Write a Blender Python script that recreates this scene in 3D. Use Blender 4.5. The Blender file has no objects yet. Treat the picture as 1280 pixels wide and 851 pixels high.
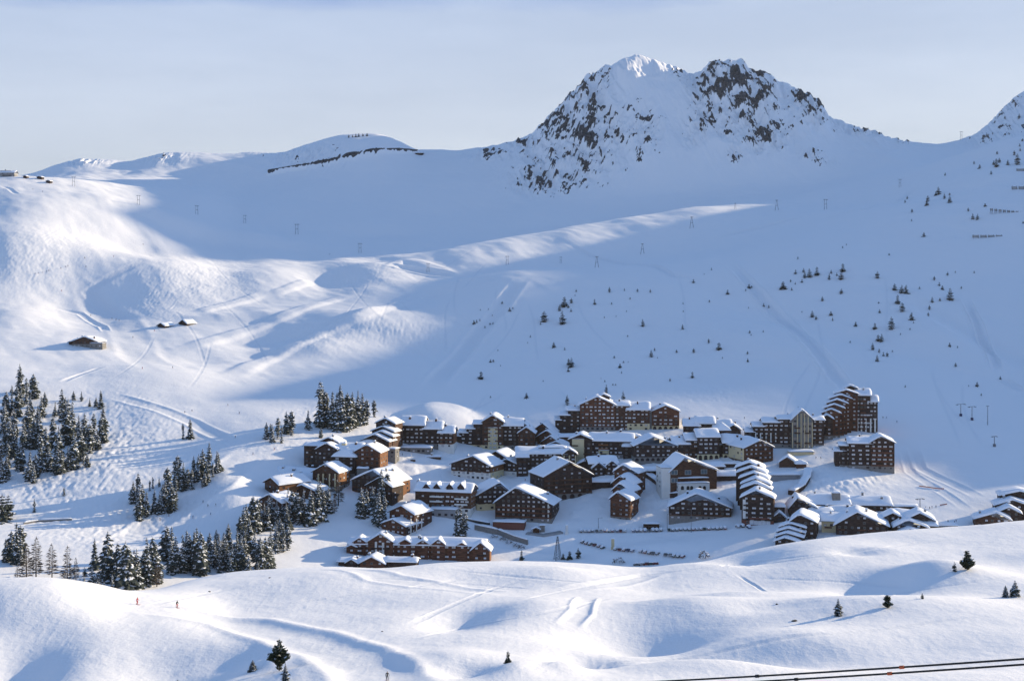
import bpy, bmesh, math, random
import numpy as np
from mathutils import Vector, Matrix

R = math.radians
F = 1778.0          # focal length in photograph pixels (50 mm on a 36 mm sensor, 1280 px wide)
U0, YH = 640.0, 340.0   # principal column and horizon row of the photograph
ZC = 170.0          # camera height above the valley floor datum
SUN_AZ, SUN_EL = R(62), R(14)   # clockwise from the view axis (+Y), and elevation
TE = math.tan(SUN_EL)
SX, SY = math.sin(SUN_AZ), math.cos(SUN_AZ)
scene = bpy.context.scene
COL = scene.collection
rng = random.Random(7)

# ------------------------------------------------------------------ numpy helpers
def hash2(ix, iy, seed):
    h = (ix.astype(np.int64) * 374761393 + iy.astype(np.int64) * 668265263 + seed * 974711) & 0xffffffff
    h = ((h ^ (h >> 13)) * 1274126177) & 0xffffffff
    h = (h ^ (h >> 16)) & 0xffffffff
    return h.astype(np.float64) / 4294967295.0
def vnoise(x, y, seed=0):
    ix, iy = np.floor(x), np.floor(y)
    fx, fy = x - ix, y - iy
    fx = fx * fx * fx * (fx * (fx * 6 - 15) + 10); fy = fy * fy * fy * (fy * (fy * 6 - 15) + 10)
    a, b = hash2(ix, iy, seed), hash2(ix + 1, iy, seed)
    c, d = hash2(ix, iy + 1, seed), hash2(ix + 1, iy + 1, seed)
    return (a + (b - a) * fx) * (1 - fy) + (c + (d - c) * fx) * fy - 0.5
def fbm(x, y, octv=4, seed=0, gain=0.5):
    s, a = 0.0, 1.0
    for k in range(octv):
        s = s + a * vnoise(x, y, seed + k * 17)
        x, y, a = x * 1.93 + 3.1 * y * 0.2, y * 1.93 - 0.39 * x, a * gain
    return s
def ridged(x, y, octv=5, seed=0):
    s, a = 0.0, 1.0
    for k in range(octv):
        s = s + a * (0.5 - 2 * np.abs(vnoise(x, y, seed + k * 13)))
        x, y, a = x * 2.05 + y * 0.15, y * 2.05 - x * 0.15, a * 0.52
    return s
def sstep(a, b, x):
    t = np.clip((x - a) / (b - a), 0, 1)
    return t * t * (3 - 2 * t)
def pchip1(xs, ys, x):
    xs, ys = np.asarray(xs, float), np.asarray(ys, float)
    h = np.diff(xs); dl = np.diff(ys) / h
    m = np.zeros_like(ys)
    same = dl[:-1] * dl[1:] > 0
    w1, w2 = 2 * h[1:] + h[:-1], h[1:] + 2 * h[:-1]
    with np.errstate(all='ignore'):
        m[1:-1] = np.where(same, (w1 + w2) / (w1 / dl[:-1] + w2 / dl[1:]), 0)
    m[0], m[-1] = dl[0], dl[-1]
    x = np.clip(x, xs[0], xs[-1])
    i = np.clip(np.searchsorted(xs, x) - 1, 0, len(h) - 1)
    t = (x - xs[i]) / h[i]
    return ((1 + 2 * t) * (1 - t) ** 2 * ys[i] + t * (1 - t) ** 2 * h[i] * m[i]
            + t * t * (3 - 2 * t) * ys[i + 1] + t * t * (t - 1) * h[i] * m[i + 1])

# ------------------------------------------------------------------ the terrain: lines of the land, near to far, as (column, row, distance)
LINES = [
 [(-900,1150,70),(640,1120,70),(2600,1150,70)],
 [(-900,960,140),(640,950,140),(2600,960,140)],
 [(-900,880,235),(0,862,275),(200,862,268),(300,862,252),(400,860,242),(480,858,238),(640,860,235),(900,868,232),(1280,862,230),(2600,870,230)],
 [(-900,810,280),(0,795,306),(150,798,304),(300,806,297),(400,806,295),(640,806,285),(800,812,285),(1000,800,290),(1280,790,292),(2600,800,290)],
 [(-900,760,330),(0,736,325),(60,734,328),(110,738,335),(160,748,345),(220,755,345),(300,770,345),(420,765,345),(560,758,345),(800,758,350),(1000,735,370),(1150,722,385),(1280,712,390),(2600,700,390)],
 [(-900,790,440),(0,785,430),(110,775,425),(150,752,420),(200,735,412),(250,722,420),(300,714,425),(400,709,430),(470,711,435),(560,703,438),(640,699,440),(740,705,440),(810,710,440),(850,703,446),(900,693,452),(960,683,460),(1030,672,470),(1100,666,475),(1200,659,480),(1280,652,484),(1500,640,490),(2600,650,490)],
 [(-900,780,530),(0,765,520),(150,760,510),(300,748,500),(470,745,515),(640,738,520),(810,745,520),(960,715,540),(1100,698,555),(1280,685,560),(2600,690,560)],
 [(-900,740,600),(0,742,700),(100,748,705),(200,738,735),(300,724,775),(400,716,806),(470,716,820),(540,711,828),(640,706,838),(760,714,825),(820,716,815),(900,701,812),(1000,684,805),(1100,675,815),(1280,664,830),(2600,660,850)],
 [(-900,660,720),(0,650,872),(150,645,885),(220,635,900),(300,612,932),(400,607,956),(520,613,962),(640,610,978),(800,602,968),(1000,604,945),(1100,606,940),(1280,600,930),(2600,590,1000)],
 [(-900,570,850),(0,562,1000),(150,560,1008),(230,560,1012),(300,552,1018),(420,548,1035),(520,548,1062),(640,546,1090),(800,540,1080),(1000,553,1030),(1060,549,1025),(1110,560,1015),(1280,545,1045),(2600,530,1100)],
 [(-900,490,1000),(0,482,1140),(100,476,1175),(200,500,1115),(300,505,1118),(420,500,1145),(520,503,1155),(640,500,1180),(800,494,1170),(1000,502,1150),(1100,495,1150),(1280,482,1190),(2600,460,1230)],
 [(-900,445,1180),(0,440,1270),(100,436,1310),(200,440,1320),(300,440,1330),(400,432,1350),(520,440,1345),(640,430,1370),(800,412,1380),(1000,402,1390),(1280,382,1430),(2600,350,1430)],
 [(-900,410,1350),(0,404,1420),(100,404,1450),(200,392,1470),(300,384,1510),(400,372,1560),(470,366,1580),(520,366,1580),(580,352,1585),(640,342,1585),(740,338,1590),(840,327,1620),(900,320,1640),(1000,300,1700),(1100,282,1720),(1280,262,1700),(2600,220,1700)],
 [(-900,370,1480),(0,358,1540),(100,360,1570),(200,360,1580),(300,356,1620),(400,345,1660),(470,344,1670),(520,342,1670),(580,338,1670),(640,338,1675),(740,334,1685),(840,322,1705),(900,312,1720),(1000,286,1790),(1100,264,1800),(1280,238,1790),(2600,190,1790)],
 [(-900,310,1650),(0,300,1650),(100,304,1690),(200,318,1730),(300,330,1750),(380,330,1750),(430,319,1790),(470,322,1800),(520,318,1775),(600,301,1830),(700,286,1900),(800,270,1972),(870,259,2015),(945,255,2055),(1000,254,2040),(1100,240,1990),(1280,202,1960),(2600,120,1960)],
 [(-900,270,1800),(0,252,1800),(100,258,1820),(200,276,1850),(300,302,1880),(400,312,1880),(470,313,1900),(520,313,1900),(600,306,1960),(700,289,2020),(800,271,2100),(870,259,2120),(945,253,2120),(1000,246,2110),(1100,226,2100),(1280,172,2085),(2600,60,2085)],
 [(-900,240,1950),(0,221,1950),(40,222,1960),(100,226,1990),(160,232,2040),(240,246,2100),(300,262,2150),(430,270,2160),(600,270,2200),(700,250,2240),(800,246,2250),(900,238,2250),(1000,232,2245),(1100,208,2250),(1200,196,2260),(1280,172,2280),(2600,-20,2230)],
 [(-900,250,2150),(0,234,2150),(50,228,2200),(110,222,2260),(160,222,2300),(240,226,2330),(300,232,2330),(430,225,2350),(520,226,2360),(600,226,2360),(660,224,2350),(700,208,2350),(800,178,2360),(900,170,2370),(1000,180,2370),(1060,190,2380),(1100,186,2400),(1200,184,2400),(1280,154,2400),(2600,-120,2350)],
 [(-900,240,2700),(0,228,2700),(40,221,2700),(60,213,2720),(80,207,2740),(100,203,2750),(130,204,2740),(160,206,2700),(175,202,2640),(200,195,2600),(230,192,2600),(300,192,2600),(340,192,2580),(380,182,2560),(430,170,2560),(470,169,2560),(500,178,2560),(525,190,2560),(560,190,2560),(600,184,2560),(630,178,2560),(655,170,2560),(680,149,2560),(700,132,2560),(720,110,2560),(735,96,2560),(765,79,2560),(780,72,2560),(795,67,2560),(815,72,2560),(850,83,2560),(872,89,2560),(885,82,2560),(905,77,2560),(922,76,2560),(945,91,2560),(970,103,2560),(1000,115,2560),(1025,130,2560),(1045,152,2560),(1060,158,2560),(1090,164,2580),(1110,173,2600),(1150,180,2620),(1180,179,2600),(1210,172,2600),(1235,155,2590),(1260,131,2580),(1280,116,2570),(1400,20,2450),(1600,-60,2400),(2600,-150,2400)],
 [(-900,320,3400),(640,330,3400),(2600,280,3400)],
 [(-900,420,7000),(640,420,7000),(2600,420,7000)],
]
NROW = [10,14,70,90,120,130,16,16,110,84,72,84,84,60,60,46,56,64,110,8,4]   # rows of faces from each line to the next (first entry unused)
_in = np.arange(-30, 1311, 1.0)
_l = np.concatenate([[-900,-700,-540,-420], np.linspace(-330,-40,36)])
_r = np.concatenate([np.linspace(1316,1640,66), np.linspace(1660,2000,14), [2150,2350,2600]])
UC = np.concatenate([_l, _in, _r])
NU = len(UC)
K = len(LINES)
D = np.zeros((K, NU)); Y = np.zeros((K, NU))
for k, L in enumerate(LINES):
    L = np.array(L, float)
    Y[k] = pchip1(L[:, 0], L[:, 1], UC); D[k] = pchip1(L[:, 0], L[:, 2], UC)
def smooth_u(A, sg):
    n = int(3 * sg); k = np.exp(-0.5 * (np.arange(-n, n + 1) / sg) ** 2); k /= k.sum()
    return np.convolve(np.pad(A, n, mode='edge'), k, mode='valid')
for k in range(K):
    sg = 1.6 if k == 18 else 5.0 if k >= 16 else 9.0
    edge_ = sstep(-30, 0, UC) * sstep(1310, 1280, UC)       # eases the smoothing out beyond the frame
    Y[k] += edge_ * (smooth_u(Y[k], sg) - Y[k]); D[k] += edge_ * (smooth_u(D[k], sg) - D[k])
Z = -(Y - YH) / F * D
H = np.diff(D, axis=0); DL = np.diff(Z, axis=0) / H
M = np.zeros_like(Z)
w1, w2 = 2 * H[1:] + H[:-1], H[1:] + 2 * H[:-1]
with np.errstate(all='ignore'):
    M[1:-1] = np.where(DL[:-1] * DL[1:] > 0, (w1 + w2) / (w1 / DL[:-1] + w2 / DL[1:]), 0)
# a softer land: part of the plain finite-difference tangent as well
M[1:-1] = 0.75 * M[1:-1] + 0.25 * (DL[:-1] * H[1:] + DL[1:] * H[:-1]) / (H[1:] + H[:-1])
M[0], M[-1] = DL[0], DL[-1]
for k in range(K):
    if k != 18: M[k] += edge_ * (smooth_u(M[k], 16.0) - M[k])
dd, zz, kk = [], [], []
for k in range(K - 1):
    n = NROW[k + 1]
    for j in range(n + (1 if k == K - 2 else 0)):
        t = j / n
        dd.append(D[k] + t * H[k])
        zz.append((1 + 2*t)*(1-t)**2*Z[k] + t*(1-t)**2*H[k]*M[k] + t*t*(3-2*t)*Z[k+1] + t*t*(t-1)*H[k]*M[k+1])
        kk.append(k + t)
PD = np.array(dd); PZ = np.array(zz); PK = np.array(kk)[:, None] + 0 * PD
NV = PD.shape[0]
UU = np.broadcast_to(UC, PD.shape)
PX = (UU - U0) / F * PD
def yimg(): return YH - PZ / PD * F
def hit(u, y, dmin=0.0):
    """the visible ground point under a photograph pixel -> world (x, y, z without ZC)"""
    c = np.interp(u, UC, np.arange(NU)); i = int(c); i = min(i, NU - 2); f = c - i
    d = PD[:, i] * (1 - f) + PD[:, i + 1] * f
    z = PZ[:, i] * (1 - f) + PZ[:, i + 1] * f
    yy = YH - z / d * F
    w = np.nonzero((yy <= y) & (d > dmin))[0]
    r = int(w[0]) if len(w) else NV - 1
    if r > 0 and yy[r - 1] > y and yy[r - 1] - yy[r] > 1e-6:
        t = (yy[r - 1] - y) / (yy[r - 1] - yy[r]); dq = d[r-1] + t * (d[r] - d[r-1]); zq = z[r-1] + t * (z[r] - z[r-1])
    else: dq, zq = d[r], z[r]
    return Vector(((u - U0) / F * dq, dq, zq))
def zat(x, yw):
    """ground height at a world point"""
    u = U0 + F * x / yw
    c = float(np.interp(u, UC, np.arange(NU))); i = min(int(c), NU - 2); f = c - i
    z0 = np.interp(yw, PD[:, i], PZ[:, i]); z1 = np.interp(yw, PD[:, i + 1], PZ[:, i + 1])
    return float(z0 * (1 - f) + z1 * f)

def bump(u, y, ru, rd, h, rot=0.0, base=True, pw=1.0):
    """add a rounded rise (or hollow) centred on the ground seen at a pixel: ru half width in px, rd half depth in m"""
    global PZ
    c = hit(u, y)
    rx = ru / F * c.y
    dx, dy = PX - c.x, PD - c.y
    cr, sr = math.cos(rot), math.sin(rot)
    a, b = (dx * cr + dy * sr) / rx, (-dx * sr + dy * cr) / rd
    PZ = PZ + h * np.exp(-(a * a + b * b) ** pw)

# --- foreground swells and hollows
for b in [
 (60,790,130,30,.6,0.2), (10,840,60,18,-3.8), (190,815,70,20,-2.0,0.4), (240,838,90,14,-3.4,0.3),
 (572,772,46,16,-2.6,-0.1), (680,765,70,18,2.6,-0.2), (430,728,120,22,2.4), (300,735,60,12,1.0),
 (470,770,70,10,.3), (600,725,80,14,-1.8), (700,715,60,10,1.2),
 (640,842,46,8,2.4), (705,838,28,6,1.6), (735,822,40,8,-3.0), (590,835,40,7,-2.2), (560,822,60,10,1.5),
 (800,795,80,14,-5.4,-0.3), (900,818,120,9,-2.4,-0.1), (860,765,90,14,3.4,-0.25), (930,742,70,12,1.4), (960,762,60,8,-1.6),
 (1175,722,62,16,4.6), (1085,730,50,18,-3.0), (960,725,90,22,-2.6),
 (1040,690,120,16,1.2), (1072,688,30,6,-1.6), (1262,700,60,14,-1.4),
 (1110,765,150,18,3.6,-0.2), (980,800,110,12,1.6,-0.2), (890,835,90,8,1.6), (1150,815,200,14,-3.4), (1290,735,60,20,1.5),
 (880,705,90,20,1.0), (820,735,70,18,-1.2), (1190,835,160,10,1.2), (335,830,30,5,1.4), (290,822,40,6,-1.2),
 (380,842,40,6,1.3)]:
    bump(*b)
# --- valley, village shelf and left slopes
for b in [
 (556,522,44,30,9,0,True,1.8), (330,565,60,40,3), (200,470,80,60,5), (250,450,40,40,-3), (120,600,120,40,2.5),
 (285,610,40,60,5,0.5), (200,655,140,30,-4), (60,490,60,50,4), (820,690,60,14,4), (930,690,50,20,-4),
 (1050,600,60,30,4), (820,615,30,20,-1)]:
    bump(*b)
# --- rolling hills of the left valley and the lit shelves
for b in [
 (215,345,70,70,14), (60,330,120,80,12), (330,345,40,60,8), (60,260,90,70,8), (190,268,90,30,9,0.1), (230,285,60,40,-9),
 (330,300,80,40,7), (410,345,40,70,-10), (330,372,40,25,-3,0.2), (450,340,60,50,10,0.1), (430,405,80,60,10,0.3), (500,415,60,40,8,0.2), (330,425,60,20,-2,0.3), (250,400,60,30,-2),
 (395,435,50,30,5), (300,395,60,25,5,0.3), (550,392,70,50,8,0.4), (560,340,60,40,-6), (100,380,60,60,-5), (40,400,60,50,6), (150,300,60,40,-6), (470,290,60,40,-6), (350,265,90,60,5), (715,296,40,80,4), (800,282,46,80,4.5), (885,270,40,80,4.5), (640,305,30,60,3.5), (455,186,40,70,9), (784,100,15,45,13), (905,110,12,40,8), (700,150,12,40,8), (958,140,12,40,8)]:
    bump(*b)
# --- the big slope: gullies and ribs
for b in [(1000,400,40,160,-6,0.6), (930,420,50,170,5,0.6), (1080,350,60,150,6,0.3), (1215,420,22,120,-8,0.25), (1180,420,50,120,6,0.2),
          (700,420,90,120,7,0.3), (820,440,60,120,-4,0.3), (1270,380,60,150,6), (1090,250,60,80,-10,0.5), (1230,220,60,60,6)]:
    bump(*b)
# ------------------------------------------------------------------ surface relief
yi = yimg()
def blobs(lst, grow=1.0):
    m = np.zeros_like(PZ)
    for (u, y, ru, ry, s) in lst:
        a = (UU - u) / (ru * grow); b = (yi - y) / (ry * grow)
        m = np.maximum(m, s * np.exp(-(a * a + b * b)))
    return m
far = sstep(500, 620, PD)
PZ = PZ + far * 2.2 * fbm(PX / 75, PD / 75, 4, 3) * np.clip(PD / 1400, 0.4, 1.3) + far * sstep(1150, 1400, PD) * 6 * fbm(PX / 190, PD / 260, 2, 4)
vil = blobs([(700,600,330,70,1)]) * (PD > 700) * (PD < 1180)
PZ = PZ + vil * 1.0 * fbm(PX / 7, PD / 9, 3, 12)
PZ = PZ + (1 - far) * (0.8 * fbm(PX / 34, PD / 34, 2, 5) + 0.10 * fbm(PX / 6, PD / 6, 2, 8) + 0.03 * ridged(PX / 2.4, PD / 7, 2, 14))
# long wind ribs on the shaded slopes
PZ = PZ + far * sstep(1100, 1300, PD) * (0.9 * fbm((PX + 0.5 * PD) / 30, (PD - 0.4 * PX) / 140, 3, 9))
# skied-up moguls
mog = blobs([(120,560,90,60,1), (140,640,110,45,1), (60,600,80,40,1), (40,330,70,35,.8), (230,350,80,30,.8), (180,370,70,30,.7), (60,300,60,25,.6),
             (500,415,60,20,.9), (450,340,60,25,.5), (400,420,60,20,.5), (1040,600,60,16,1), (960,530,30,8,.5), (410,515,60,14,.5), (620,500,40,14,.6), (880,490,60,10,.6), (1000,540,30,12,.6), (350,560,60,8,.3), (820,625,20,16,.9)])
mog *= (PD < 2000) * (PD > 560)
sc_ = np.clip(PD / 1000, .7, 1.6) * 6.0
PZ = PZ + mog * np.where(PD > 1300, .42, .55) * (1.6 * np.abs(vnoise(PX / 4.2, PD / 6.5, 21)) + 1.1 * vnoise(PX / 2.3, PD / 3.6, 22))

def paths(lst):
    """world-space path cutting: list of (width m, depth m, bank m, [(u, y)...])"""
    global PZ
    for (wd, dp, bank, pts) in lst:
        P = [hit(u, y) for u, y in pts]
        seg = [0.0]
        for a, c in zip(P[:-1], P[1:]): seg.append(seg[-1] + math.hypot(c.x - a.x, c.y - a.y))
        x0 = min(p.x for p in P) - 60; x1 = max(p.x for p in P) + 60
        y0 = min(p.y for p in P) - 60; y1 = max(p.y for p in P) + 60
        sel = np.nonzero((PX > x0) & (PX < x1) & (PD > y0) & (PD < y1))
        px, py = PX[sel], PD[sel]; b = np.full(px.shape, 1e9); S_ = np.zeros(px.shape)
        for n_, (a, c) in enumerate(zip(P[:-1], P[1:])):
            vx, vy = c.x - a.x, c.y - a.y; L2 = vx * vx + vy * vy + 1e-9
            t = np.clip(((px - a.x) * vx + (py - a.y) * vy) / L2, 0, 1)
            h_ = np.hypot(px - a.x - t * vx, py - a.y - t * vy); S_ = np.where(h_ < b, (seg[n_] + t * math.sqrt(L2)) / seg[-1], S_); b = np.minimum(b, h_)
        q = b / wd
        g = (0.6 if P[0].y < 500 else 0.45) * sstep(0, 0.2, S_) * sstep(1, 0.8, S_)
        PZ[sel] += g * (-dp * np.exp(-(q ** 4)) + bank * np.exp(-((q - 1.35) / 0.3) ** 2))
        if PISTE is not None: PISTE[sel] = np.maximum(PISTE[sel], np.exp(-(q ** 4)) * 0.8 * sstep(0, 0.2, S_) * sstep(1, 0.8, S_))
PISTE = None
paths([(11,-4.5,0,[(215,440),(250,430),(300,416),(350,398),(385,384),(440,366)]), (12,-5.0,0,[(280,474),(320,455),(360,436),(400,418),(450,396),(500,382)]),
 (9,-4,0,[(243,391),(265,386),(290,380),(330,366)]), (8,-3,0,[(340,368),(360,361),(390,352)]), (12,-4,0,[(420,405),(470,385),(520,372),(570,352),(620,342)]), (9,-3.5,0,[(485,338),(500,326),(530,330),(570,343)])])
PISTE = np.zeros_like(PZ)
paths([
 (6.5, 1.1, 0.6, [(150,752),(220,764),(300,780),(370,795),(430,815),(470,842),(490,870)]),
 (4.5, 0.5, 0.4, [(640,742),(560,735),(480,722),(420,710)]),
 (2.0, 0.55, 0.35, [(735,745),(726,765),(705,785)]),
 (0.6, 0.3, 0.15, [(918,716),(945,732),(978,740)]),
 (1.0, 0.25, 0.12, [(640,846),(760,832),(900,814),(1040,792),(1160,778),(1280,768)]),
 (3.0, 0.5, 0.3, [(700,738),(760,730),(820,716)]),
 (2.6, 1.2, 0.8, [(75,478),(100,468),(130,458)]),
 (5.0, 0.8, 0.8, [(130,492),(190,508),(240,528),(275,545),(300,556)]),
 (9.0, 0.8, 1.4, [(320,562),(292,580),(270,605),(235,628),(190,655),(140,680)]),
 (3.5, 1.2, 0.8, [(60,380),(100,392),(128,408),(134,416)]),
 (14.0, 1.0, 0.6, [(60,330),(110,370),(150,400),(165,425),(170,445),(215,470)]),
 (6.0, 0.8, 0.3, [(150,395),(110,365),(140,345),(190,325)]),
 (6.0, 5.0, 2.4, [(905,325),(940,358),(985,405),(1030,450),(1075,500)]),
 (4.0, 4.5, 3.0, [(1205,372),(1222,405),(1236,440),(1250,470)]),
 (4.0, 2.0, 1.6, [(1250,472),(1280,490)]),
 (7.0, 3.5, 2.5, [(480,330),(520,338),(570,344)]),
 (5.0, 3.0, 1.5, [(890,300),(960,282),(1010,270)]),
 (3.5, 0.5, 0.4, [(1140,555),(1150,585),(1185,602),(1230,625)]),
 (3.0, 0.4, 0.3, [(1130,560),(1138,590),(1170,610),(1215,640)]),
 (3.0, 1.2, 0.5, [(1,232),(12,236),(22,243)]),
 (8.0, 3.0, 1.5, [(655,345),(625,385),(590,425),(555,465),(535,490)]), (5.0, 3.0, 1.0, [(1010,275),(1080,262),(1150,230)]), (4.0, 2.5, 1.2, [(700,300),(780,330),(840,345),(900,352)]),
 (6.0, 0.8, 0.3, [(590,600),(625,590),(660,588)]),
 (5.0, 0.9, 0.5, [(560,672),(600,676),(650,684),(700,690),(760,700)]),
])
# single ski tracks
tr = random.Random(11); tracks = []
def curve(u, y, du, dy, wob, n=26):
    p1, p2 = tr.uniform(0, 6), tr.uniform(0, 6)
    return [(u + du * j / n + wob * math.sin(j * 3.6 / n + p1), y + dy * j / n + wob * .12 * math.sin(j * 5.0 / n + p2)) for j in range(n + 1)]
for (u, y, du, dy) in ((640,716,-330,46), (700,712,-200,70), (860,712,-230,40), (1010,690,-260,40), (1180,676,-300,36), (560,712,230,22), (1240,668,-420,52), (330,728,-150,30), (760,745,-260,60), (1270,720,-240,36), (420,720,260,16), (940,720,200,14)):
    tracks.append((0.9, 0.20, 0.08, curve(u, y, du, dy, tr.uniform(6, 20))))
for k in range(30):
    u, y, du, dy = tr.choice([(tr.uniform(60, 400), tr.uniform(255, 480), tr.uniform(-80, 80), tr.uniform(40, 110)), (tr.uniform(540, 720), tr.uniform(478, 492), tr.uniform(-50, 50), 30),
        (tr.uniform(1000, 1260), tr.uniform(440, 520), tr.uniform(-60, 60), tr.uniform(60, 120)), (tr.uniform(420, 640), tr.uniform(300, 380), tr.uniform(-100, 60), tr.uniform(30, 70)), (tr.uniform(520, 1180), tr.uniform(340, 400), tr.uniform(-60, 60), tr.uniform(60, 100))])
    tracks.append((1.3, 0.24, 0.12, curve(u, y, du, dy, tr.uniform(4, 12))))
paths(tracks)
# ------------------------------------------------------------------ rock faces
yi = yimg()
upm = sstep(15.6, 16.6, PK) * (PK < 18.6)
rz = blobs([(742,92,16,10,.9),(728,118,24,18,1),(705,150,32,20,1),(738,150,22,28,.9),(686,182,26,20,.9),(730,185,30,28,1),(690,228,34,17,1),(742,205,30,18,.8),
            (770,165,16,22,.7),(800,165,22,26,.6),(655,176,14,10,.8),(860,92,16,8,.8),(885,98,18,16,1),(905,112,28,22,1),(932,102,22,18,1),(925,142,30,24,1),(956,172,24,16,1),
            (880,132,12,26,.9),(947,126,24,18,1),(1003,128,13,16,1),(1020,142,13,18,1),(1012,195,12,5,.8),(920,194,8,9,.9),(872,165,12,14,.7),(1088,164,26,6,.9),(1060,162,14,5,.8),
            (620,196,24,5,.6),(610,188,14,4,.5),(1130,175,14,4,.5),(1250,150,26,12,.5),(1262,128,14,12,.7),(1240,170,30,16,.4),(1150,245,24,16,.5),(1110,265,14,6,.6),(1225,260,20,20,.5),
            (100,203,22,3,.5),(200,197,20,5,.4),(385,195,40,12,.45),(1035,205,14,6,.4)], 1.25)
cl = np.zeros_like(PZ)
for (ua, ya, ub, yb, th) in [(335,217,385,208,1.2),(385,208,425,201,2.4),(425,199,470,192,4.2),(470,192,500,190,2.0),(500,190,522,190,1.2)]:
    t = np.clip(((UU-ua)*(ub-ua)+(yi-ya)*(yb-ya))/((ub-ua)**2+(yb-ya)**2), 0, 1)
    cl = np.maximum(cl, np.exp(-(np.hypot(UU-ua-t*(ub-ua), yi-ya-t*(yb-ya))/th)**2))
cl *= (PK > 16.2) * (PK < 18.2)
sgn = np.where(UU < 850, 1.0, -1.0)
s1 = (UU - 850) * 0.82 + sgn * (yi - 150) * 0.57      # across the slanting beds
s2 = (UU - 850) * 0.57 - sgn * (yi - 150) * 0.82
rn = 0.5 * ridged(s1 / 3.4, s2 / 11.0, 4, 31) + 0.6 * fbm(UU / 10, yi / 10, 4, 33)
zone_ = upm * (rz > .15)
lo_, hi_ = np.percentile(rn[zone_ > 0], [1, 99]); rq = np.clip((rn - lo_) / (hi_ - lo_), 0, 1)
fine = ridged(s1 / 1.7, s2 / 6.0, 2, 37)
ROCK = sstep(-.03, .15, rq + .34 * fine - (1.05 - .50 * np.clip(rz, 0, 1))) * (rz > .12) * upm
ROCK = np.maximum(ROCK, sstep(0.55, 0.85, cl + 0.95 * rn - 0.1) * (cl > 0.1))
ROCK = np.maximum(ROCK, sstep(0.7, 1.0, blobs([(413,318,5,2.2,.75),(1110,265,20,5,.8),(1150,240,22,10,.6)]) + 0.5 * rn) * (PK > 12) * (PK < 16))
pk = sstep(15.9, 17.0, PK) * sstep(18.35, 17.5, PK) 
pzone = np.clip(blobs([(740,150,90,80,1),(700,215,60,40,1),(920,135,100,70,1),(810,110,70,50,.5),(1010,140,50,40,1),(1100,170,60,20,.5)]), 0, 1)
PZ = PZ + pk * pzone * (15 * ridged((PX + 0.35 * PZ) / 36, (PD * 0.6) / 60, 5, 41) + 3 * ROCK) + pk * upm * np.clip(rz, 0, 1) * 17 * (rq - .4) + pk * 4 * fbm(PX / 120, PD / 120, 4, 43)
PZ = PZ + pk * cl * 7
PZ = PZ + (PK > 17.6) * (PK < 18.4) * pzone * (24 * fbm(PX / 30, PD / 300, 5, 47, .6) - 1)

# ------------------------------------------------------------------ unseen mountain right of the frame, crest shaped to cast the bowl's shade
PA = -SY * PX + SX * PD          # across the sun's path
SG = SX * PX + SY * PD           # along it
TPr = [673,719,751,866,950,985,1032,1060,1085,1102,1130,1160,1220,1300,1314,1338,1381,1480,1538,1570,1600,1660,1690,1727,1780,1826,1845,1870,2054,2100,2150,2195,2290,2336,2500]
TVr = [-312,-311,-304,-291,-283,-275,-254,-226,-198,-182,-186,-193,-205,-199,-194,-204,-184,-177,-194,-215,-226,-226,-170,-100,-79,-68,-21,-27,-2,-18,-56,-92,-96,-62,-60]
def crest_tau(p): return pchip1(TPr, TVr, p)
ui = int(np.searchsorted(UC, 1600))
zc = crest_tau(PA[:, ui]) + TE * SG[:, ui]
live = sstep(TPr[0] - 60, TPr[0], PA[:, ui]) * (1 - sstep(3600, 4600, PD[:, ui]))
dz = np.maximum(zc - PZ[:, ui], 0) * live
for i in range(int(np.searchsorted(UC, 1320)), NU):
    t = min(1, max(0, (UC[i] - 1320) / (UC[ui] - 1320))) ** 1.15 if i <= ui else 1 - 0.7 * float(sstep(UC[ui], 2600, UC[i]))
    PZ[:, i] = PZ[:, i] + dz * t
plane = crest_tau(PA) + TE * SG
soft = 400 * (1 - sstep(1320, 1350, UU)) + 4000 * (PA < TPr[0]) + 4000 * (PD > 4600)
PZ = np.where(UU > 1320, np.minimum(PZ, plane + soft), PZ)
# ------------------------------------------------------------------ materials
def nodes_of(name):
    m = bpy.data.materials.new(name); m.use_nodes = True
    nt = m.node_tree; b = nt.nodes['Principled BSDF']
    return m, nt, b
def N(nt, t, **kw):
    n = nt.nodes.new(t)
    for k, v in kw.items(): setattr(n, k, v)
    return n
def plain(name, rgb, rough=0.7, var=0.0, scale=2.0, metal=0.0, bump=0.0):
    m, nt, b = nodes_of(name)
    b.inputs['Base Color'].default_value = (*rgb, 1); b.inputs['Roughness'].default_value = rough
    b.inputs['Metallic'].default_value = metal
    b.inputs['Specular IOR Level'].default_value = 0.3
    if var:
        tc = N(nt, 'ShaderNodeTexCoord'); no = N(nt, 'ShaderNodeTexNoise'); no.inputs['Scale'].default_value = scale; no.inputs['Detail'].default_value = 4
        mr = N(nt, 'ShaderNodeMapRange'); mr.inputs[3].default_value = 1 - var; mr.inputs[4].default_value = 1 + var
        mx = N(nt, 'ShaderNodeMix', data_type='RGBA', blend_type='MULTIPLY'); mx.inputs[0].default_value = 1
        mx.inputs[6].default_value = (*rgb, 1)
        nt.links.new(tc.outputs['Object'], no.inputs['Vector']); nt.links.new(no.outputs['Fac'], mr.inputs[0])
        nt.links.new(mr.outputs[0], mx.inputs[7]); nt.links.new(mx.outputs[2], b.inputs['Base Color'])
        if bump:
            bp = N(nt, 'ShaderNodeBump'); bp.inputs['Strength'].default_value = bump; bp.inputs['Distance'].default_value = 0.2
            nt.links.new(no.outputs['Fac'], bp.inputs['Height']); nt.links.new(bp.outputs[0], b.inputs['Normal'])
    return m
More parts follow.
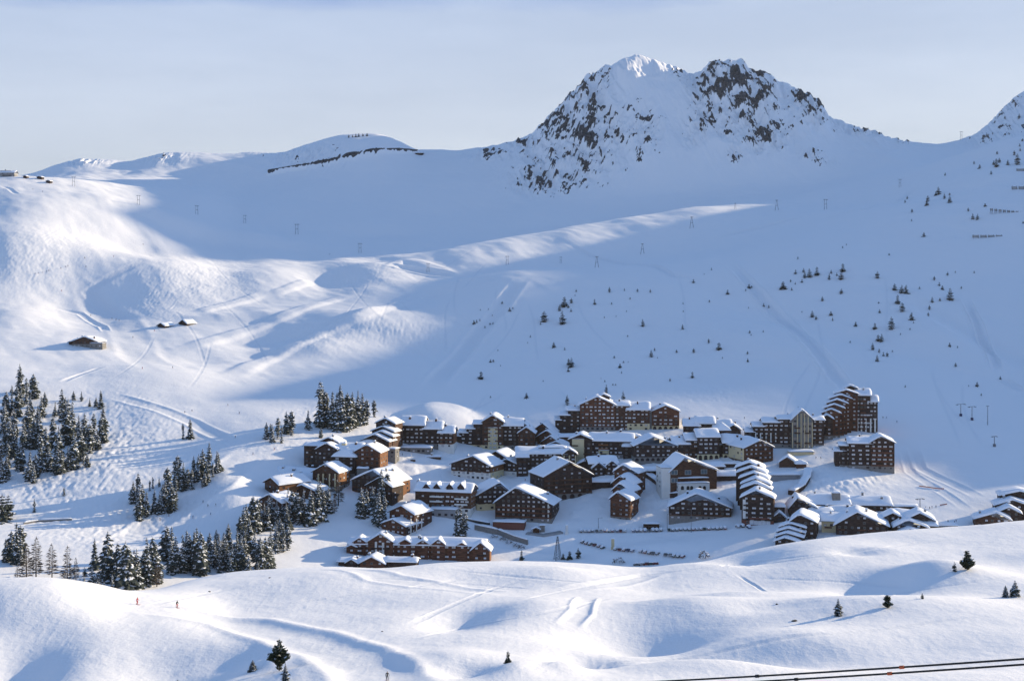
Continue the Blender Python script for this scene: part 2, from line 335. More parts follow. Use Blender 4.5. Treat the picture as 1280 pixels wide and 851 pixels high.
def terrain_material():
    m, nt, b = nodes_of('snow_and_rock')
    geo = N(nt, 'ShaderNodeNewGeometry'); at = N(nt, 'ShaderNodeAttribute', attribute_name='rock'); ap = N(nt, 'ShaderNodeAttribute', attribute_name='piste')
    n1 = N(nt, 'ShaderNodeTexNoise'); n1.inputs['Scale'].default_value = 0.30; n1.inputs['Detail'].default_value = 6; n1.inputs['Roughness'].default_value = 0.65
    n2 = N(nt, 'ShaderNodeTexNoise'); n2.inputs['Scale'].default_value = 1.1; n2.inputs['Detail'].default_value = 5
    nt.links.new(geo.outputs['Position'], n1.inputs['Vector']); nt.links.new(geo.outputs['Position'], n2.inputs['Vector'])
    # rock where the attribute and the noise agree
    ad = N(nt, 'ShaderNodeMath', operation='MULTIPLY_ADD'); ad.inputs[1].default_value = 1.0; ad.inputs[2].default_value = -0.5
    nt.links.new(n1.outputs['Fac'], ad.inputs[0])
    ad2 = N(nt, 'ShaderNodeMath', operation='ADD'); nt.links.new(ad.outputs[0], ad2.inputs[0]); nt.links.new(at.outputs['Fac'], ad2.inputs[1])
    rr = N(nt, 'ShaderNodeMapRange', interpolation_type='SMOOTHSTEP'); rr.inputs[1].default_value = 0.42; rr.inputs[2].default_value = 0.58
    nt.links.new(ad2.outputs[0], rr.inputs[0])
    gate = N(nt, 'ShaderNodeMath', operation='MULTIPLY'); g2 = N(nt, 'ShaderNodeMapRange'); g2.inputs[1].default_value = 0.03; g2.inputs[2].default_value = 0.2
    nt.links.new(at.outputs['Fac'], g2.inputs[0]); nt.links.new(g2.outputs[0], gate.inputs[0]); nt.links.new(rr.outputs[0], gate.inputs[1])
    rc = N(nt, 'ShaderNodeValToRGB'); rc.color_ramp.elements[0].position = 0.40; rc.color_ramp.elements[1].position = 0.66
    rc.color_ramp.elements[0].color = (0.014, 0.016, 0.021, 1); rc.color_ramp.elements[1].color = (0.12, 0.12, 0.13, 1)
    nt.links.new(n1.outputs['Fac'], rc.inputs['Fac'])
    sc = N(nt, 'ShaderNodeMix', data_type='RGBA'); sc.inputs[6].default_value = (0.92, 0.908, 0.922, 1); sc.inputs[7].default_value = (0.85, 0.85, 0.878, 1)
    nt.links.new(ap.outputs['Fac'], sc.inputs[0])
    mx = N(nt, 'ShaderNodeMix', data_type='RGBA')
    nt.links.new(gate.outputs[0], mx.inputs[0]); nt.links.new(sc.outputs[2], mx.inputs[6]); nt.links.new(rc.outputs['Color'], mx.inputs[7])
    nt.links.new(mx.outputs[2], b.inputs['Base Color'])
    b.inputs['Roughness'].default_value = 0.75; b.inputs['Specular IOR Level'].default_value = 0.15
    hs = N(nt, 'ShaderNodeMath', operation='MULTIPLY_ADD'); hs.inputs[1].default_value = 0.25
    nt.links.new(n2.outputs['Fac'], hs.inputs[0]); nt.links.new(n1.outputs['Fac'], hs.inputs[2])
    bp = N(nt, 'ShaderNodeBump'); bp.inputs['Strength'].default_value = 0.22; bp.inputs['Distance'].default_value = 1.0
    nt.links.new(hs.outputs[0], bp.inputs['Height']); nt.links.new(bp.outputs[0], b.inputs['Normal'])
    return m

# ------------------------------------------------------------------ terrain mesh
def grid_mesh(name, X, Yw, Zw, mat, attrs):
    nr, nc = X.shape
    me = bpy.data.meshes.new(name)
    me.vertices.add(nr * nc)
    co = np.stack([X, Yw, Zw], -1).astype(np.float32).reshape(-1)
    me.vertices.foreach_set('co', co)
    idx = np.arange(nr * nc, dtype=np.int32).reshape(nr, nc)
    q = np.stack([idx[:-1, :-1], idx[:-1, 1:], idx[1:, 1:], idx[1:, :-1]], -1).reshape(-1)
    nf = len(q) // 4
    me.loops.add(nf * 4); me.polygons.add(nf)
    me.loops.foreach_set('vertex_index', q)
    me.polygons.foreach_set('loop_start', np.arange(0, nf * 4, 4, dtype=np.int32))
    me.polygons.foreach_set('use_smooth', np.ones(nf, dtype=bool))
    me.update(calc_edges=True)
    for n, a in attrs.items():
        at = me.attributes.new(n, 'FLOAT', 'POINT'); at.data.foreach_set('value', a.astype(np.float32).reshape(-1))
    me.materials.append(mat)
    return me
M_TERRAIN = terrain_material()
terrain = bpy.data.objects.new('snowy_terrain', grid_mesh('snowy_terrain', PX, PD, PZ + ZC, M_TERRAIN, {'rock': ROCK, 'piste': PISTE}))
COL.objects.link(terrain)
terrain['kind'] = 'structure'
terrain['label'] = 'snow covered mountain terrain with rocky double summit and rolling pistes'

# ------------------------------------------------------------------ camera, sun, sky
cam = bpy.data.cameras.new('camera'); co = bpy.data.objects.new('camera', cam); COL.objects.link(co)
cam.lens = F / 1280 * 36; cam.sensor_width = 36
cam.shift_y = -(425.5 - YH) / 1280
co.location = (0, 0, ZC); co.rotation_euler = (R(90), 0, 0)
cam.clip_start = 1; cam.clip_end = 30000
scene.camera = co
sd = bpy.data.lights.new('sun', 'SUN'); so = bpy.data.objects.new('sun', sd); COL.objects.link(so)
sd.energy = 2.8; sd.angle = R(0.55); sd.color = (1.0, 0.83, 0.56)
so.rotation_euler = Vector((math.cos(SUN_EL) * SX, math.cos(SUN_EL) * SY, math.sin(SUN_EL))).to_track_quat('Z', 'Y').to_euler()
so.location = (0, 0, 900)
w = bpy.data.worlds.new('World'); scene.world = w; w.use_nodes = True
nt = w.node_tree; bg = nt.nodes['Background']
sky = N(nt, 'ShaderNodeTexSky', sky_type='NISHITA'); sky.sun_disc = False; sky.sun_elevation = SUN_EL; sky.sun_rotation = SUN_AZ
sky.altitude = 2000; sky.air_density = 1.0; sky.dust_density = 0.6; sky.ozone_density = 2.2
# a thin veil of high cirrus, densest towards the horizon
tc = N(nt, 'ShaderNodeTexCoord'); sx = N(nt, 'ShaderNodeSeparateXYZ'); nt.links.new(tc.outputs['Generated'], sx.inputs[0])
mp = N(nt, 'ShaderNodeMapping'); mp.inputs['Scale'].default_value = (2.2, 2.2, 11.0); mp.inputs['Rotation'].default_value = (0, R(7), 0)
nt.links.new(tc.outputs['Generated'], mp.inputs['Vector'])
cn = N(nt, 'ShaderNodeTexNoise'); cn.inputs['Scale'].default_value = 1.6; cn.inputs['Detail'].default_value = 6; cn.inputs['Roughness'].default_value = 0.55
nt.links.new(mp.outputs[0], cn.inputs['Vector'])
el = N(nt, 'ShaderNodeMapRange', interpolation_type='SMOOTHSTEP'); el.inputs[1].default_value = 0.36; el.inputs[2].default_value = 0.20; el.inputs[3].default_value = 0.0; el.inputs[4].default_value = 1.0
wob = N(nt, 'ShaderNodeMath', operation='MULTIPLY_ADD'); wob.inputs[1].default_value = -0.06
nt.links.new(cn.outputs['Fac'], wob.inputs[0]); nt.links.new(sx.outputs['Z'], wob.inputs[2])
w2_ = N(nt, 'ShaderNodeMath', operation='ADD'); w2_.inputs[1].default_value = 0.03
nt.links.new(wob.outputs[0], w2_.inputs[0]); nt.links.new(w2_.outputs[0], el.inputs[0])
dn = N(nt, 'ShaderNodeMath', operation='MULTIPLY'); dn.inputs[1].default_value = 0.93
nt.links.new(el.outputs[0], dn.inputs[0])
veil = N(nt, 'ShaderNodeValToRGB'); cr_ = veil.color_ramp
cr_.elements[0].position = 0.0; cr_.elements[0].color = (1.15, 1.62, 2.80, 1)
cr_.elements[1].position = 1.0; cr_.elements[1].color = (2.18, 2.36, 2.74, 1)
mid_ = cr_.elements.new(0.15); mid_.color = (1.88, 2.22, 2.90, 1)
tilt = N(nt, 'ShaderNodeMath', operation='MULTIPLY_ADD'); tilt.inputs[1].default_value = -0.035      # the veil thins towards the left
nt.links.new(sx.outputs['X'], tilt.inputs[0]); nt.links.new(w2_.outputs[0], tilt.inputs[2])
vz = N(nt, 'ShaderNodeMapRange'); vz.inputs[1].default_value = 0.200; vz.inputs[2].default_value = 0.085; nt.links.new(tilt.outputs[0], vz.inputs[0]); nt.links.new(vz.outputs[0], veil.inputs['Fac'])
cs = N(nt, 'ShaderNodeMapRange'); cs.inputs[1].default_value = 0.35; cs.inputs[2].default_value = 0.68; cs.inputs[3].default_value = 0.93; cs.inputs[4].default_value = 1.07
nt.links.new(cn.outputs['Fac'], cs.inputs[0])
vm = N(nt, 'ShaderNodeMix', data_type='RGBA', blend_type='MULTIPLY'); vm.inputs[0].default_value = 1.0
nt.links.new(veil.outputs['Color'], vm.inputs[6]); nt.links.new(cs.outputs[0], vm.inputs[7])
mxs = N(nt, 'ShaderNodeMix', data_type='RGBA'); nt.links.new(dn.outputs[0], mxs.inputs[0]); nt.links.new(sky.outputs[0], mxs.inputs[6]); nt.links.new(vm.outputs[2], mxs.inputs[7])
nt.links.new(mxs.outputs[2], bg.inputs['Color']); bg.inputs['Strength'].default_value = 0.1
vs = scene.view_settings
vs.view_transform = 'Standard'; vs.look = 'None'; vs.gamma = 1; vs.exposure = 1.44
scene.cycles.max_bounces = 5; scene.cycles.diffuse_bounces = 3; scene.cycles.glossy_bounces = 2

# ------------------------------------------------------------------ the air: thin mountain haze in one closed box
HAZE = 0.000015
hm = bpy.data.materials.new('thin_air'); hm.use_nodes = True; hn = hm.node_tree; hn.nodes.clear()
ho = hn.nodes.new('ShaderNodeOutputMaterial'); hv = hn.nodes.new('ShaderNodeVolumePrincipled')
hv.inputs['Color'].default_value = (0.86, 0.91, 1.0, 1); hv.inputs['Density'].default_value = HAZE; hv.inputs['Anisotropy'].default_value = 0.25
hn.links.new(hv.outputs[0], ho.inputs['Volume'])
if HAZE:
    zlo, zhi = float(PZ.min()) + ZC - 2, float(PZ[:, (UC > -900)].max()) + ZC + 20
    x0, x1, y0, y1 = float(PX.min()) - 30, float(PX.max()) + 30, -60.0, float(PD.max()) + 40
    hme = bpy.data.meshes.new('haze')
    hme.from_pydata([(x0,y0,zlo),(x1,y0,zlo),(x1,y1,zlo),(x0,y1,zlo),(x0,y0,zhi),(x1,y0,zhi),(x1,y1,zhi),(x0,y1,zhi)], [], [(0,3,2,1),(4,5,6,7),(0,1,5,4),(1,2,6,5),(2,3,7,6),(3,0,4,7)])
    hme.materials.append(hm); hz = bpy.data.objects.new('haze', hme); COL.objects.link(hz); hz['kind'] = 'stuff'; hz['label'] = 'thin pale haze filling the mountain air'
    scene.cycles.volume_bounces = 0
# ------------------------------------------------------------------ mesh kit
class MB:
    """collects boxes, prisms and grids and links them as ONE mesh object"""
    def __init__(s): s.v, s.f, s.m = [], [], []
    def poly(s, pts, faces, mi=0):
        n = len(s.v); s.v += [tuple(p) for p in pts]; s.f += [tuple(n + i for i in f) for f in faces]; s.m += [mi] * len(faces)
    def box(s, x0, x1, y0, y1, z0, z1, mi=0):
        s.poly([(x0,y0,z0),(x1,y0,z0),(x1,y1,z0),(x0,y1,z0),(x0,y0,z1),(x1,y0,z1),(x1,y1,z1),(x0,y1,z1)],
               [(0,3,2,1),(4,5,6,7),(0,1,5,4),(1,2,6,5),(2,3,7,6),(3,0,4,7)], mi)
    def prism_y(s, prof, y0, y1, mi=0):
        """profile of (x, z), counter-clockwise seen from the front, pushed from y0 back to y1"""
        n = len(prof)
        s.poly([(x, y0, z) for x, z in prof] + [(x, y1, z) for x, z in prof],
               [tuple(range(n)), tuple(range(2*n-1, n-1, -1))] + [(i, i+n, (i+1) % n + n, (i+1) % n) for i in range(n)], mi)
    def tube(s, p0, p1, r0, r1=None, n=6, mi=0):
        p0, p1 = Vector(p0), Vector(p1); r1 = r0 if r1 is None else r1
        d = (p1 - p0).normalized(); a = d.orthogonal().normalized(); b = d.cross(a)
        pts = [p0 + (a*math.cos(t) + b*math.sin(t))*r0 for t in [2*math.pi*i/n for i in range(n)]] + [p1 + (a*math.cos(t) + b*math.sin(t))*r1 for t in [2*math.pi*i/n for i in range(n)]]
        s.poly(pts, [(i, (i+1) % n, (i+1) % n + n, i+n) for i in range(n)] + [tuple(range(n-1, -1, -1)), tuple(range(n, 2*n))], mi)
    def mesh(s, name, mats, smooth=False):
        me = bpy.data.meshes.new(name); me.from_pydata(s.v, [], s.f)
        for m in mats: me.materials.append(m)
        if any(s.m): me.polygons.foreach_set('material_index', s.m)
        if smooth: me.polygons.foreach_set('use_smooth', [True] * len(s.f))
        me.update(); return me
    def build(s, name, mats, parent=None, smooth=False):
        if not isinstance(mats, (list, tuple)): mats = [mats]
        return link(name, s.mesh(name, mats, smooth), parent)
def link(name, data, parent=None, loc=None, rotz=0.0, scale=None):
    o = bpy.data.objects.new(name, data); COL.objects.link(o)
    if parent is not None: o.parent = parent
    if loc is not None: o.location = loc
    if rotz: o.rotation_euler = (0, 0, rotz)
    if scale is not None: o.scale = scale if hasattr(scale, '__len__') else (scale,) * 3
    return o
def tag(o, label, cat, group=None):
    if not 4 <= len(label.replace('-', ' ').split()) <= 16: print('LABEL', len(label.split()), label)
    o['label'] = label; o['category'] = cat
    if 'wall' in o.name: o['kind'] = 'thing'
    if group: o['group'] = group
    return o
def W3(v): return Vector((v.x, v.y, v.z + ZC))

def wood(name, a, b, sc=1.0):
    m, nt, p = nodes_of(name)
    tc = N(nt, 'ShaderNodeTexCoord'); mp = N(nt, 'ShaderNodeMapping'); mp.inputs['Scale'].default_value = (0.35*sc, 0.35*sc, 1.3*sc)
    no = N(nt, 'ShaderNodeTexNoise'); no.inputs['Scale'].default_value = 1.2; no.inputs['Detail'].default_value = 5
    cr = N(nt, 'ShaderNodeValToRGB'); cr.color_ramp.elements[0].position = 0.33; cr.color_ramp.elements[1].position = 0.72
    cr.color_ramp.elements[0].color = (*a, 1); cr.color_ramp.elements[1].color = (*b, 1)
    nt.links.new(tc.outputs['Object'], mp.inputs[0]); nt.links.new(mp.outputs[0], no.inputs['Vector']); nt.links.new(no.outputs['Fac'], cr.inputs[0])
    nt.links.new(cr.outputs[0], p.inputs['Base Color']); p.inputs['Roughness'].default_value = 0.75; p.inputs['Specular IOR Level'].default_value = 0.2
    return m
MW = {'dark': wood('dark_timber', (0.020,0.013,0.012), (0.072,0.042,0.033)),
      'brown': wood('brown_timber', (0.040,0.021,0.015), (0.13,0.062,0.038)),
      'red': wood('red_brown_timber', (0.058,0.025,0.016), (0.17,0.072,0.042)),
      'orange': wood('honey_and_sunlit_timber', (0.13,0.055,0.022), (0.26,0.115,0.05)),  # honey balconies; on side walls the tone stands for sunlight
      'white': plain('white_render', (0.70,0.69,0.66), 0.85, 0.08, 0.4),
      'cream': plain('cream_render', (0.62,0.52,0.32), 0.85, 0.10, 0.4),
      'stone': plain('grey_stone', (0.21,0.20,0.19), 0.9, 0.35, 0.8),
      'grey': plain('grey_concrete', (0.30,0.30,0.31), 0.9, 0.2, 0.3),
      'brick': plain('red_brick', (0.17,0.062,0.045), 0.85, 0.2, 1.2),
      'black': plain('black_opening', (0.015,0.015,0.018), 0.5),
      'steel': plain('galvanised_steel', (0.16,0.17,0.19), 0.5, 0.1, 1.0, 0.3)}
MS = plain('roof_snow', (0.88,0.90,0.955), 0.7, 0.03, 0.5, bump=0.25)
MR = plain('roof_boards', (0.04,0.03,0.027), 0.8, 0.2)
MG_L = plain('window_curtain_sky_glass', (0.60,0.61,0.64), 0.25, 0.25, 0.6)  # pale colour carries curtains together with the sky reflected in the glass
MG_D = plain('window_dark_glass', (0.035,0.04,0.05), 0.12)
MG_B = plain('window_tall_glass', (0.10,0.14,0.17), 0.10)
MRAIL = {'dark': MW['dark'], 'brown': MW['brown'], 'red': MW['red'], 'white': MW['white'], 'orange': MW['orange']}

def window_mesh(name, w, h, glass, frame):
    b = MB(); f = 0.12
    b.box(-w/2, w/2, -0.06, 0.0, 0, f, 0); b.box(-w/2, w/2, -0.06, 0.0, h - f, h, 0)
    b.box(-w/2, -w/2 + f, -0.06, 0.0, f, h - f, 0); b.box(w/2 - f, w/2, -0.06, 0.0, f, h - f, 0); b.box(-f/3, f/3, -0.06, 0, f, h - f, 0)
    b.box(-w/2 + f, w/2 - f, -0.03, 0.0, f, h - f, 1)
    return b.mesh(name, [frame, glass])
WIN = {'pale': window_mesh('window', 1.65, 1.3, MG_L, MW['brown']), 'wide': window_mesh('window', 2.5, 1.3, MG_L, MW['brown']),
       'dim': window_mesh('window', 1.4, 1.3, MG_D, MW['stone']), 'dusk': window_mesh('window', 1.9, 1.5, MG_D, MW['brown']),
       'tall': window_mesh('window', 2.6, 3.4, MG_B, MW['brown']), 'big': window_mesh('window', 4.2, 2.9, MG_B, MW['white'])}

def snow_patch(mb, P, th, nu=12, nv=10, seed=0):
    """a puffy slab of snow: P(s, t) gives the roof point for s, t in 0..1; rounded at its rim"""
    def ease(i, n):      # denser near the edges
        x = i / n; return 0.5 - 0.5 * math.cos(math.pi * x)
    r = random.Random(seed); ph = r.random() * 9
    idx = {}; base = len(mb.v)
    top = []
    for i in range(nu + 1):
        for j in range(nv + 1):
            s, t = ease(i, nu), ease(j, nv)
            e = min(s, 1 - s, t, 1 - t)
            p = P(s, t)
            if e < .06: p = (p[0] + .22 * math.sin(ph * 3 + 11 * t + 7 * s), p[1] + .22 * math.sin(ph + 13 * s + 5 * t), p[2])
            es = (1 - abs(2*s-1) ** 9) * (1 - abs(2*t-1) ** 9)
            n = 0.5 + 0.28 * math.sin(ph + 5.1 * s + 3.3 * t) + 0.2 * math.sin(ph * 2 - 7.3 * s * t + 9.1 * t) + 0.12 * math.sin(17 * s + ph) * math.sin(13 * t + ph)
            z = th * (0.22 + 0.78 * max(es, 0) ** 0.5) * (0.62 + 0.76 * n)
            if e == 0: z = th * 0.12
            top.append((p[0], p[1], p[2] + z))
    bot = [P(ease(i, nu), ease(j, nv)) for i in range(nu + 1) for j in range(nv + 1)]
    W_ = nv + 1
    fs = []
    for i in range(nu):
        for j in range(nv):
            a = i * W_ + j
            fs.append((a, a + W_, a + W_ + 1, a + 1))
    k = len(top)
    rim = [i * W_ for i in range(nu + 1)] + [nu * W_ + j for j in range(1, nv + 1)] + [i * W_ + nv for i in range(nu - 1, -1, -1)] + [j for j in range(nv - 1, 0, -1)]
    for a, b in zip(rim, rim[1:] + rim[:1]): fs.append((b, a, a + k, b + k))
    fs.append(tuple(k + q for q in rim))
    mb.poly(top + bot, fs)

class Building:
    def __init__(s, name, label, cat, uc, yb, yaw=0, group=None):
        h = hit(uc, yb, 560)
        s.h = h; s.uc = uc; s.yb = yb; s.th = R(yaw); s.c, s.s_ = math.cos(s.th), math.sin(s.th)
        s.mpp = h.y / F
        s.root = link(name, None, None, W3(h), s.th); s.root.empty_display_size = 3
        tag(s.root, label, cat, group)
        s.nbal = 0; s.wins = []; s.seed = int(uc * 7 + yb * 13); s.r = random.Random(s.seed)
    def X(s, u, Y=0.0):
        """local x of a photograph column at local depth Y"""
        # world (x, y) = h + (X c - Y s, X s + Y c); solve (hx + Xc - Ys) / (hy + Xs + Yc) = (u - 640) / F
        k = (u - U0) / F
        return (k * (s.h.y + Y * s.c) - s.h.x + Y * s.s_) / (s.c - k * s.s_)
    def Zl(s, y, X, Y):
        d = s.h.y + X * s.s_ + Y * s.c
        return -(y - YH) / F * d - s.h.z
    def wall_windows(s, x0, x1, z0, z1, Y, kinds, rot=0, cols=None, sp=3.3, origin=None, gable=None, fh=2.9, rows=None, drop=0.08):
        """rows of windows on a wall; rot 0: the front at y = Y; rot 1: the right side at x = Y (x0..x1 then run along y); rot -1 the left"""
        n = cols or max(1, int((x1 - x0) / sp)); nr = rows or max(1, int((z1 - z0) / fh + 0.25))
        for r in range(nr):
            for c in range(n):
                if s.r.random() < drop + .06: continue
                px = x0 + (c + 0.5) * (x1 - x0) / n + s.r.uniform(-.25, .25); pz = z0 + 0.85 + r * fh
                if pz + 1.3 > z1 and gable is None: continue
                if gable is not None and pz + 1.6 > gable(px): continue
                k = s.r.choice(kinds)
                if rot == 0: loc, rz = (px, Y - 0.01, pz), 0
                elif rot == 1: loc, rz = (Y + 0.01, px, pz), math.pi / 2
                else: loc, rz = (Y - 0.01, px, pz), -math.pi / 2
                s.wins.append((k, loc, rz))
    def chim(s, x, y, z):
        h = s.r.uniform(1.2, 2.0); w = s.r.uniform(.45, .7); b = MB(); b.box(x - w, x + w, y - w, y + w, z - 2.5, z + h); o = b.build('chimney', MW[s.r.choice(['grey', 'dark', 'brown', 'stone'])], s.root)
        c = MB(); snow_patch(c, lambda a, t: (x - w * 1.25 + w * 2.5 * a, y - w * 1.25 + w * 2.5 * t, z + h), .6, 5, 5, 2); c.build('snow_cover', MS, o, smooth=True)
    def block(s, u0, u1, ye, rise=6, roof='F', dep=16, yo=0.0, wood='dark', base=None, nb=1, apex=0.5, wins=('pale','pale','dim'), balc=None, th=0.9,
              over=1.0, side=None, left=None, sp=3.3, front=True, arcade=False, fh=2.9, ybase=None, cols=None, rows=None, drop=0.08, sidewin=True, sbase=None):
        Y0 = yo; Y1 = yo + dep
        x0, x1 = s.X(u0, Y0), s.X(u1, Y0)
        xm = x0 + (x1 - x0) * apex
        ze = s.Zl(ye, (x0 + x1) / 2, Y0); 
        zg = (s.Zl(ybase, (x0 + x1) / 2, Y0) if ybase else 0.0)
        zlow = min(zg, 0) - 7.0
        if roof == 'S':
            ym = (Y0 + Y1) / 2
            zr = s.Zl(ye - rise, (x0 + x1) / 2, ym)
            zr = max(zr, ze + 0.8)
        else:
            zr = s.Zl(ye - rise, xm, Y0)
        mt = MW[wood]
        wb = MB()
        if roof == 'F':
            wb.prism_y([(x0, zlow), (x1, zlow), (x1, ze), (xm, zr), (x0, ze)], Y0, Y1)
        elif roof == 'S':
            n = len(wb.v)
            pr = [(Y0, zlow), (Y0, ze), (ym, zr), (Y1, ze), (Y1, zlow)]
            m = len(pr)
            wb.poly([(x0, a, b) for a, b in pr] + [(x1, a, b) for a, b in pr],
                    [tuple(range(m-1, -1, -1)), tuple(range(m, 2*m))] + [(i, (i+1) % m, (i+1) % m + m, i + m) for i in range(m)])
        else:
            wb.box(x0, x1, Y0, Y1, zlow, ze)
        wb.build('wall', mt, s.root)
        bt = zg
        if base:
            bt = min(zg + nb * fh, ze - 0.3)
            pb = MB(); pb.box(x0 - 0.05, x1 + 0.05, Y0 - 0.06, Y0 + 0.3, zlow, bt); pb.box(x0 - 0.05, x0 + 0.3, Y0 + 0.3, Y1 - 0.1, zlow, bt - 0.01)
            pb.box(x1 - 0.3, x1 + 0.05, Y0 + 0.3, Y1 - 0.1, zlow, bt - 0.01)
            pb.build('plinth', MW[base], s.root)
            if arcade:
                na = cols or max(2, int((x1 - x0) / 4.2))
                for q in range(na):
                    c = x0 + (q + 0.5) * (x1 - x0) / na; hw = (x1 - x0) / na * 0.31; hh = min(bt - zg - 0.5, nb * fh - 0.5)
                    ab = MB(); arc = [(c + hw * math.cos(t), zg + hh - hw + hw * math.sin(t)) for t in [math.pi * k / 6 for k in range(7)]]
                    ab.prism_y([(c - hw, zg + 0.2), (c + hw, zg + 0.2)] + arc, Y0 - 0.11, Y0 - 0.02); ab.build('arch_opening', MW['dark'], s.root)
            elif front:
                s.wall_windows(x0 + 0.6, x1 - 0.6, zg, bt + 0.2, Y0 - 0.06, ['dim', 'dusk', 'pale'], sp=sp * 1.1, fh=fh, cols=cols, drop=drop)
        if front:
            gab = None
            if roof == 'F':
                gab = lambda x: ze + (zr - ze) * (((x - x0) / (xm - x0)) if x < xm else ((x1 - x) / (x1 - xm)))
            s.wall_windows(x0 + 0.5, x1 - 0.5, bt, ze if roof != 'F' else zr, Y0, list(wins), sp=sp, gable=gab, fh=fh, cols=cols, rows=rows, drop=drop)
            if balc:
                nr = max(1, int((ze - bt) / fh + 0.2))
                for r in range(nr):
                    z = bt + r * fh
                    if r == 0 and bt < 1.5: continue
                    bb = MB(); xa, xb = x0 + 0.4, x1 - 0.4
                    bb.box(xa, xb, Y0 - 1.1, Y0 - 0.02, z - 0.12, z + 0.02); bb.box(xa, xb, Y0 - 1.1, Y0 - 1.02, z + 0.02, z + 0.85)
                    for q in range(max(2, int((xb - xa) / 6.5)) + 1):
                        xx = xa + q * (xb - xa - 0.1) / max(2, int((xb - xa) / 6.5)); bb.box(xx, xx + 0.1, Y0 - 1.02, Y0 - 0.02, z + 0.02, z + 2.3 if z + 2.4 < ze else z + 0.9)
                    bb.build('balcony', MRAIL[balc], s.root)
        # the side walls one can see; orange timber there paints in the sun
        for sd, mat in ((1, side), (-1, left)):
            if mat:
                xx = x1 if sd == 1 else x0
                qb = MB(); qb.box(min(xx, xx + sd * 0.08), max(xx, xx + sd * 0.08), Y0 + 0.05, Y1 - 0.05, bt, ze - 0.1); qb.build('side_tone_cladding', MW[mat], s.root)
                if sbase: 
                    qb = MB(); qb.box(min(xx, xx + sd * 0.1), max(xx, xx + sd * 0.1), Y0 + 0.03, Y1 - 0.03, zlow, bt + 0.1); qb.build('sunlit_side_plinth', MW[sbase], s.root)
        vis = 1 if s.c * 0 + math.atan2(s.h.x, s.h.y) + s.th < 0.02 else -1
        if sidewin and abs(s.th) > R(8):
            vis = 1 if s.th < 0 else -1
            s.wall_windows(Y0 + 0.8, Y1 - 0.8, zg, ze, (x1 + 0.09) if vis == 1 else (x0 - 0.09), list(wins), rot=vis, sp=5.0, fh=fh, drop=0.25)
        if front and balc is None and (x1 - x0) > 7 and ze - bt > 4 and s.r.random() < .7:
            n0 = int((x1 - x0) / 5.5); rr = max(1, int((ze - bt) / fh + .1)); tone = s.r.choice(['brown', 'red', 'brown', 'dark'])
            xs = [x0 + (k + .5) * (x1 - x0) / max(n0, 1) for k in range(n0)]
            for r in range(rr):
                if r == 0 and bt < 1: continue
                z = bt + r * fh
                for xx in xs:
                    if s.r.random() < .25 or s.nbal > 95: continue
                    bb = MB(); s.nbal += 1
                    w = min(2.1, (x1 - x0) / n0 * .42); bb.box(xx - w, xx + w, Y0 - 1.0, Y0 - .02, z - .1, z + .03); bb.box(xx - w, xx + w, Y0 - 1.0, Y0 - .93, z + .03, z + .8); bb.box(xx - w, xx - w + .08, Y0 - .93, Y0 - .02, z + .03, z + .8); bb.box(xx + w - .08, xx + w, Y0 - .93, Y0 - .02, z + .03, z + .8)
                    bb.build('balcony', MRAIL[tone], s.root)
        # roof and the snow that lies on it
        o = over; rb = MB(); sb = MB(); t0 = 0.28
        nv = max(6, min(14, int(dep / 1.6))); nu = max(8, min(20, int((x1 - x0) / 1.6)))
        if roof == 'F':
            kl = (zr - ze) / max(xm - x0, .1); kr = (zr - ze) / max(x1 - xm, .1)
            xa, xb = x0 - o, x1 + o; za, zb = ze - kl * o, ze - kr * o
            rb.prism_y([(xa, za), (xm, zr), (xb, zb), (xb, zb + t0), (xm, zr + t0), (xa, za + t0)], Y0 - o * 1.2, Y1 + o)
            def P(a, t):
                x = xa - 0.12 + (xb - xa + 0.24) * a
                z = (za + (x - xa) * kl) if x < xm else (zb + (xb - x) * kr)
                rr = 1.6                                         # the snow rounds the ridge off
                if abs(x - xm) < rr: z -= (rr - abs(x - xm)) ** 2 / (4 * rr) * (kl + kr) / 2 * 0.6
                return (x, Y0 - o * 1.2 - 0.1 + (dep + o * 2.2 + 0.2) * t, z + t0)
            snow_patch(sb, P, th, nu + 4, nv, s.seed + len(s.wins))
        elif roof == 'S':
            k = (zr - ze) / (ym - Y0)
            xa, xb = x0 - o, x1 + o; ya, yb_ = Y0 - o, Y1 + o; zz = ze - k * o
            pr = [(ya, zz), (ya, zz + t0), (ym, zr + t0), (yb_, zz + t0), (yb_, zz), (ym, zr)]
            m = 6
            rb.poly([(xa, a, b) for a, b in pr] + [(xb, a, b) for a, b in pr],
                    [(5,4,3,2),(5,2,1,0),(8,9,10,11),(6,7,8,11)] + [(i, (i+1) % m, (i+1) % m + m, i + m) for i in range(m)])
            def P(a, t):
                y = ya - 0.12 + (yb_ - ya + 0.24) * t
                z = zz + (y - ya) * k if y < ym else zz + (yb_ - y) * k
                rr = 1.4
                if abs(y - ym) < rr: z -= (rr - abs(y - ym)) ** 2 / (4 * rr) * k
                return (xa - 0.1 + (xb - xa + 0.2) * a, y, z + t0)
            snow_patch(sb, P, th, nu, nv + 4, s.seed + len(s.wins))
        elif roof == 'P':
            xa, xb, ya, yb_ = x0 - o, x1 + o, Y0 - o, Y1 + o
            cx, cy = (xa + xb) / 2, (ya + yb_) / 2
            rb.poly([(xa,ya,ze),(xb,ya,ze),(xb,yb_,ze),(xa,yb_,ze),(cx,cy,zr+0.05)], [(3,2,1,0),(0,1,4),(1,2,4),(2,3,4),(3,0,4)])
            def P(a, t):
                e = max(abs(2*a-1), abs(2*t-1))
                return (xa - .1 + (xb-xa+.2)*a, ya - .1 + (yb_-ya+.2)*t, ze + 0.1 + (zr - ze) * (1 - e))
            snow_patch(sb, P, th * 0.8, 12, 12, s.seed)
        else:
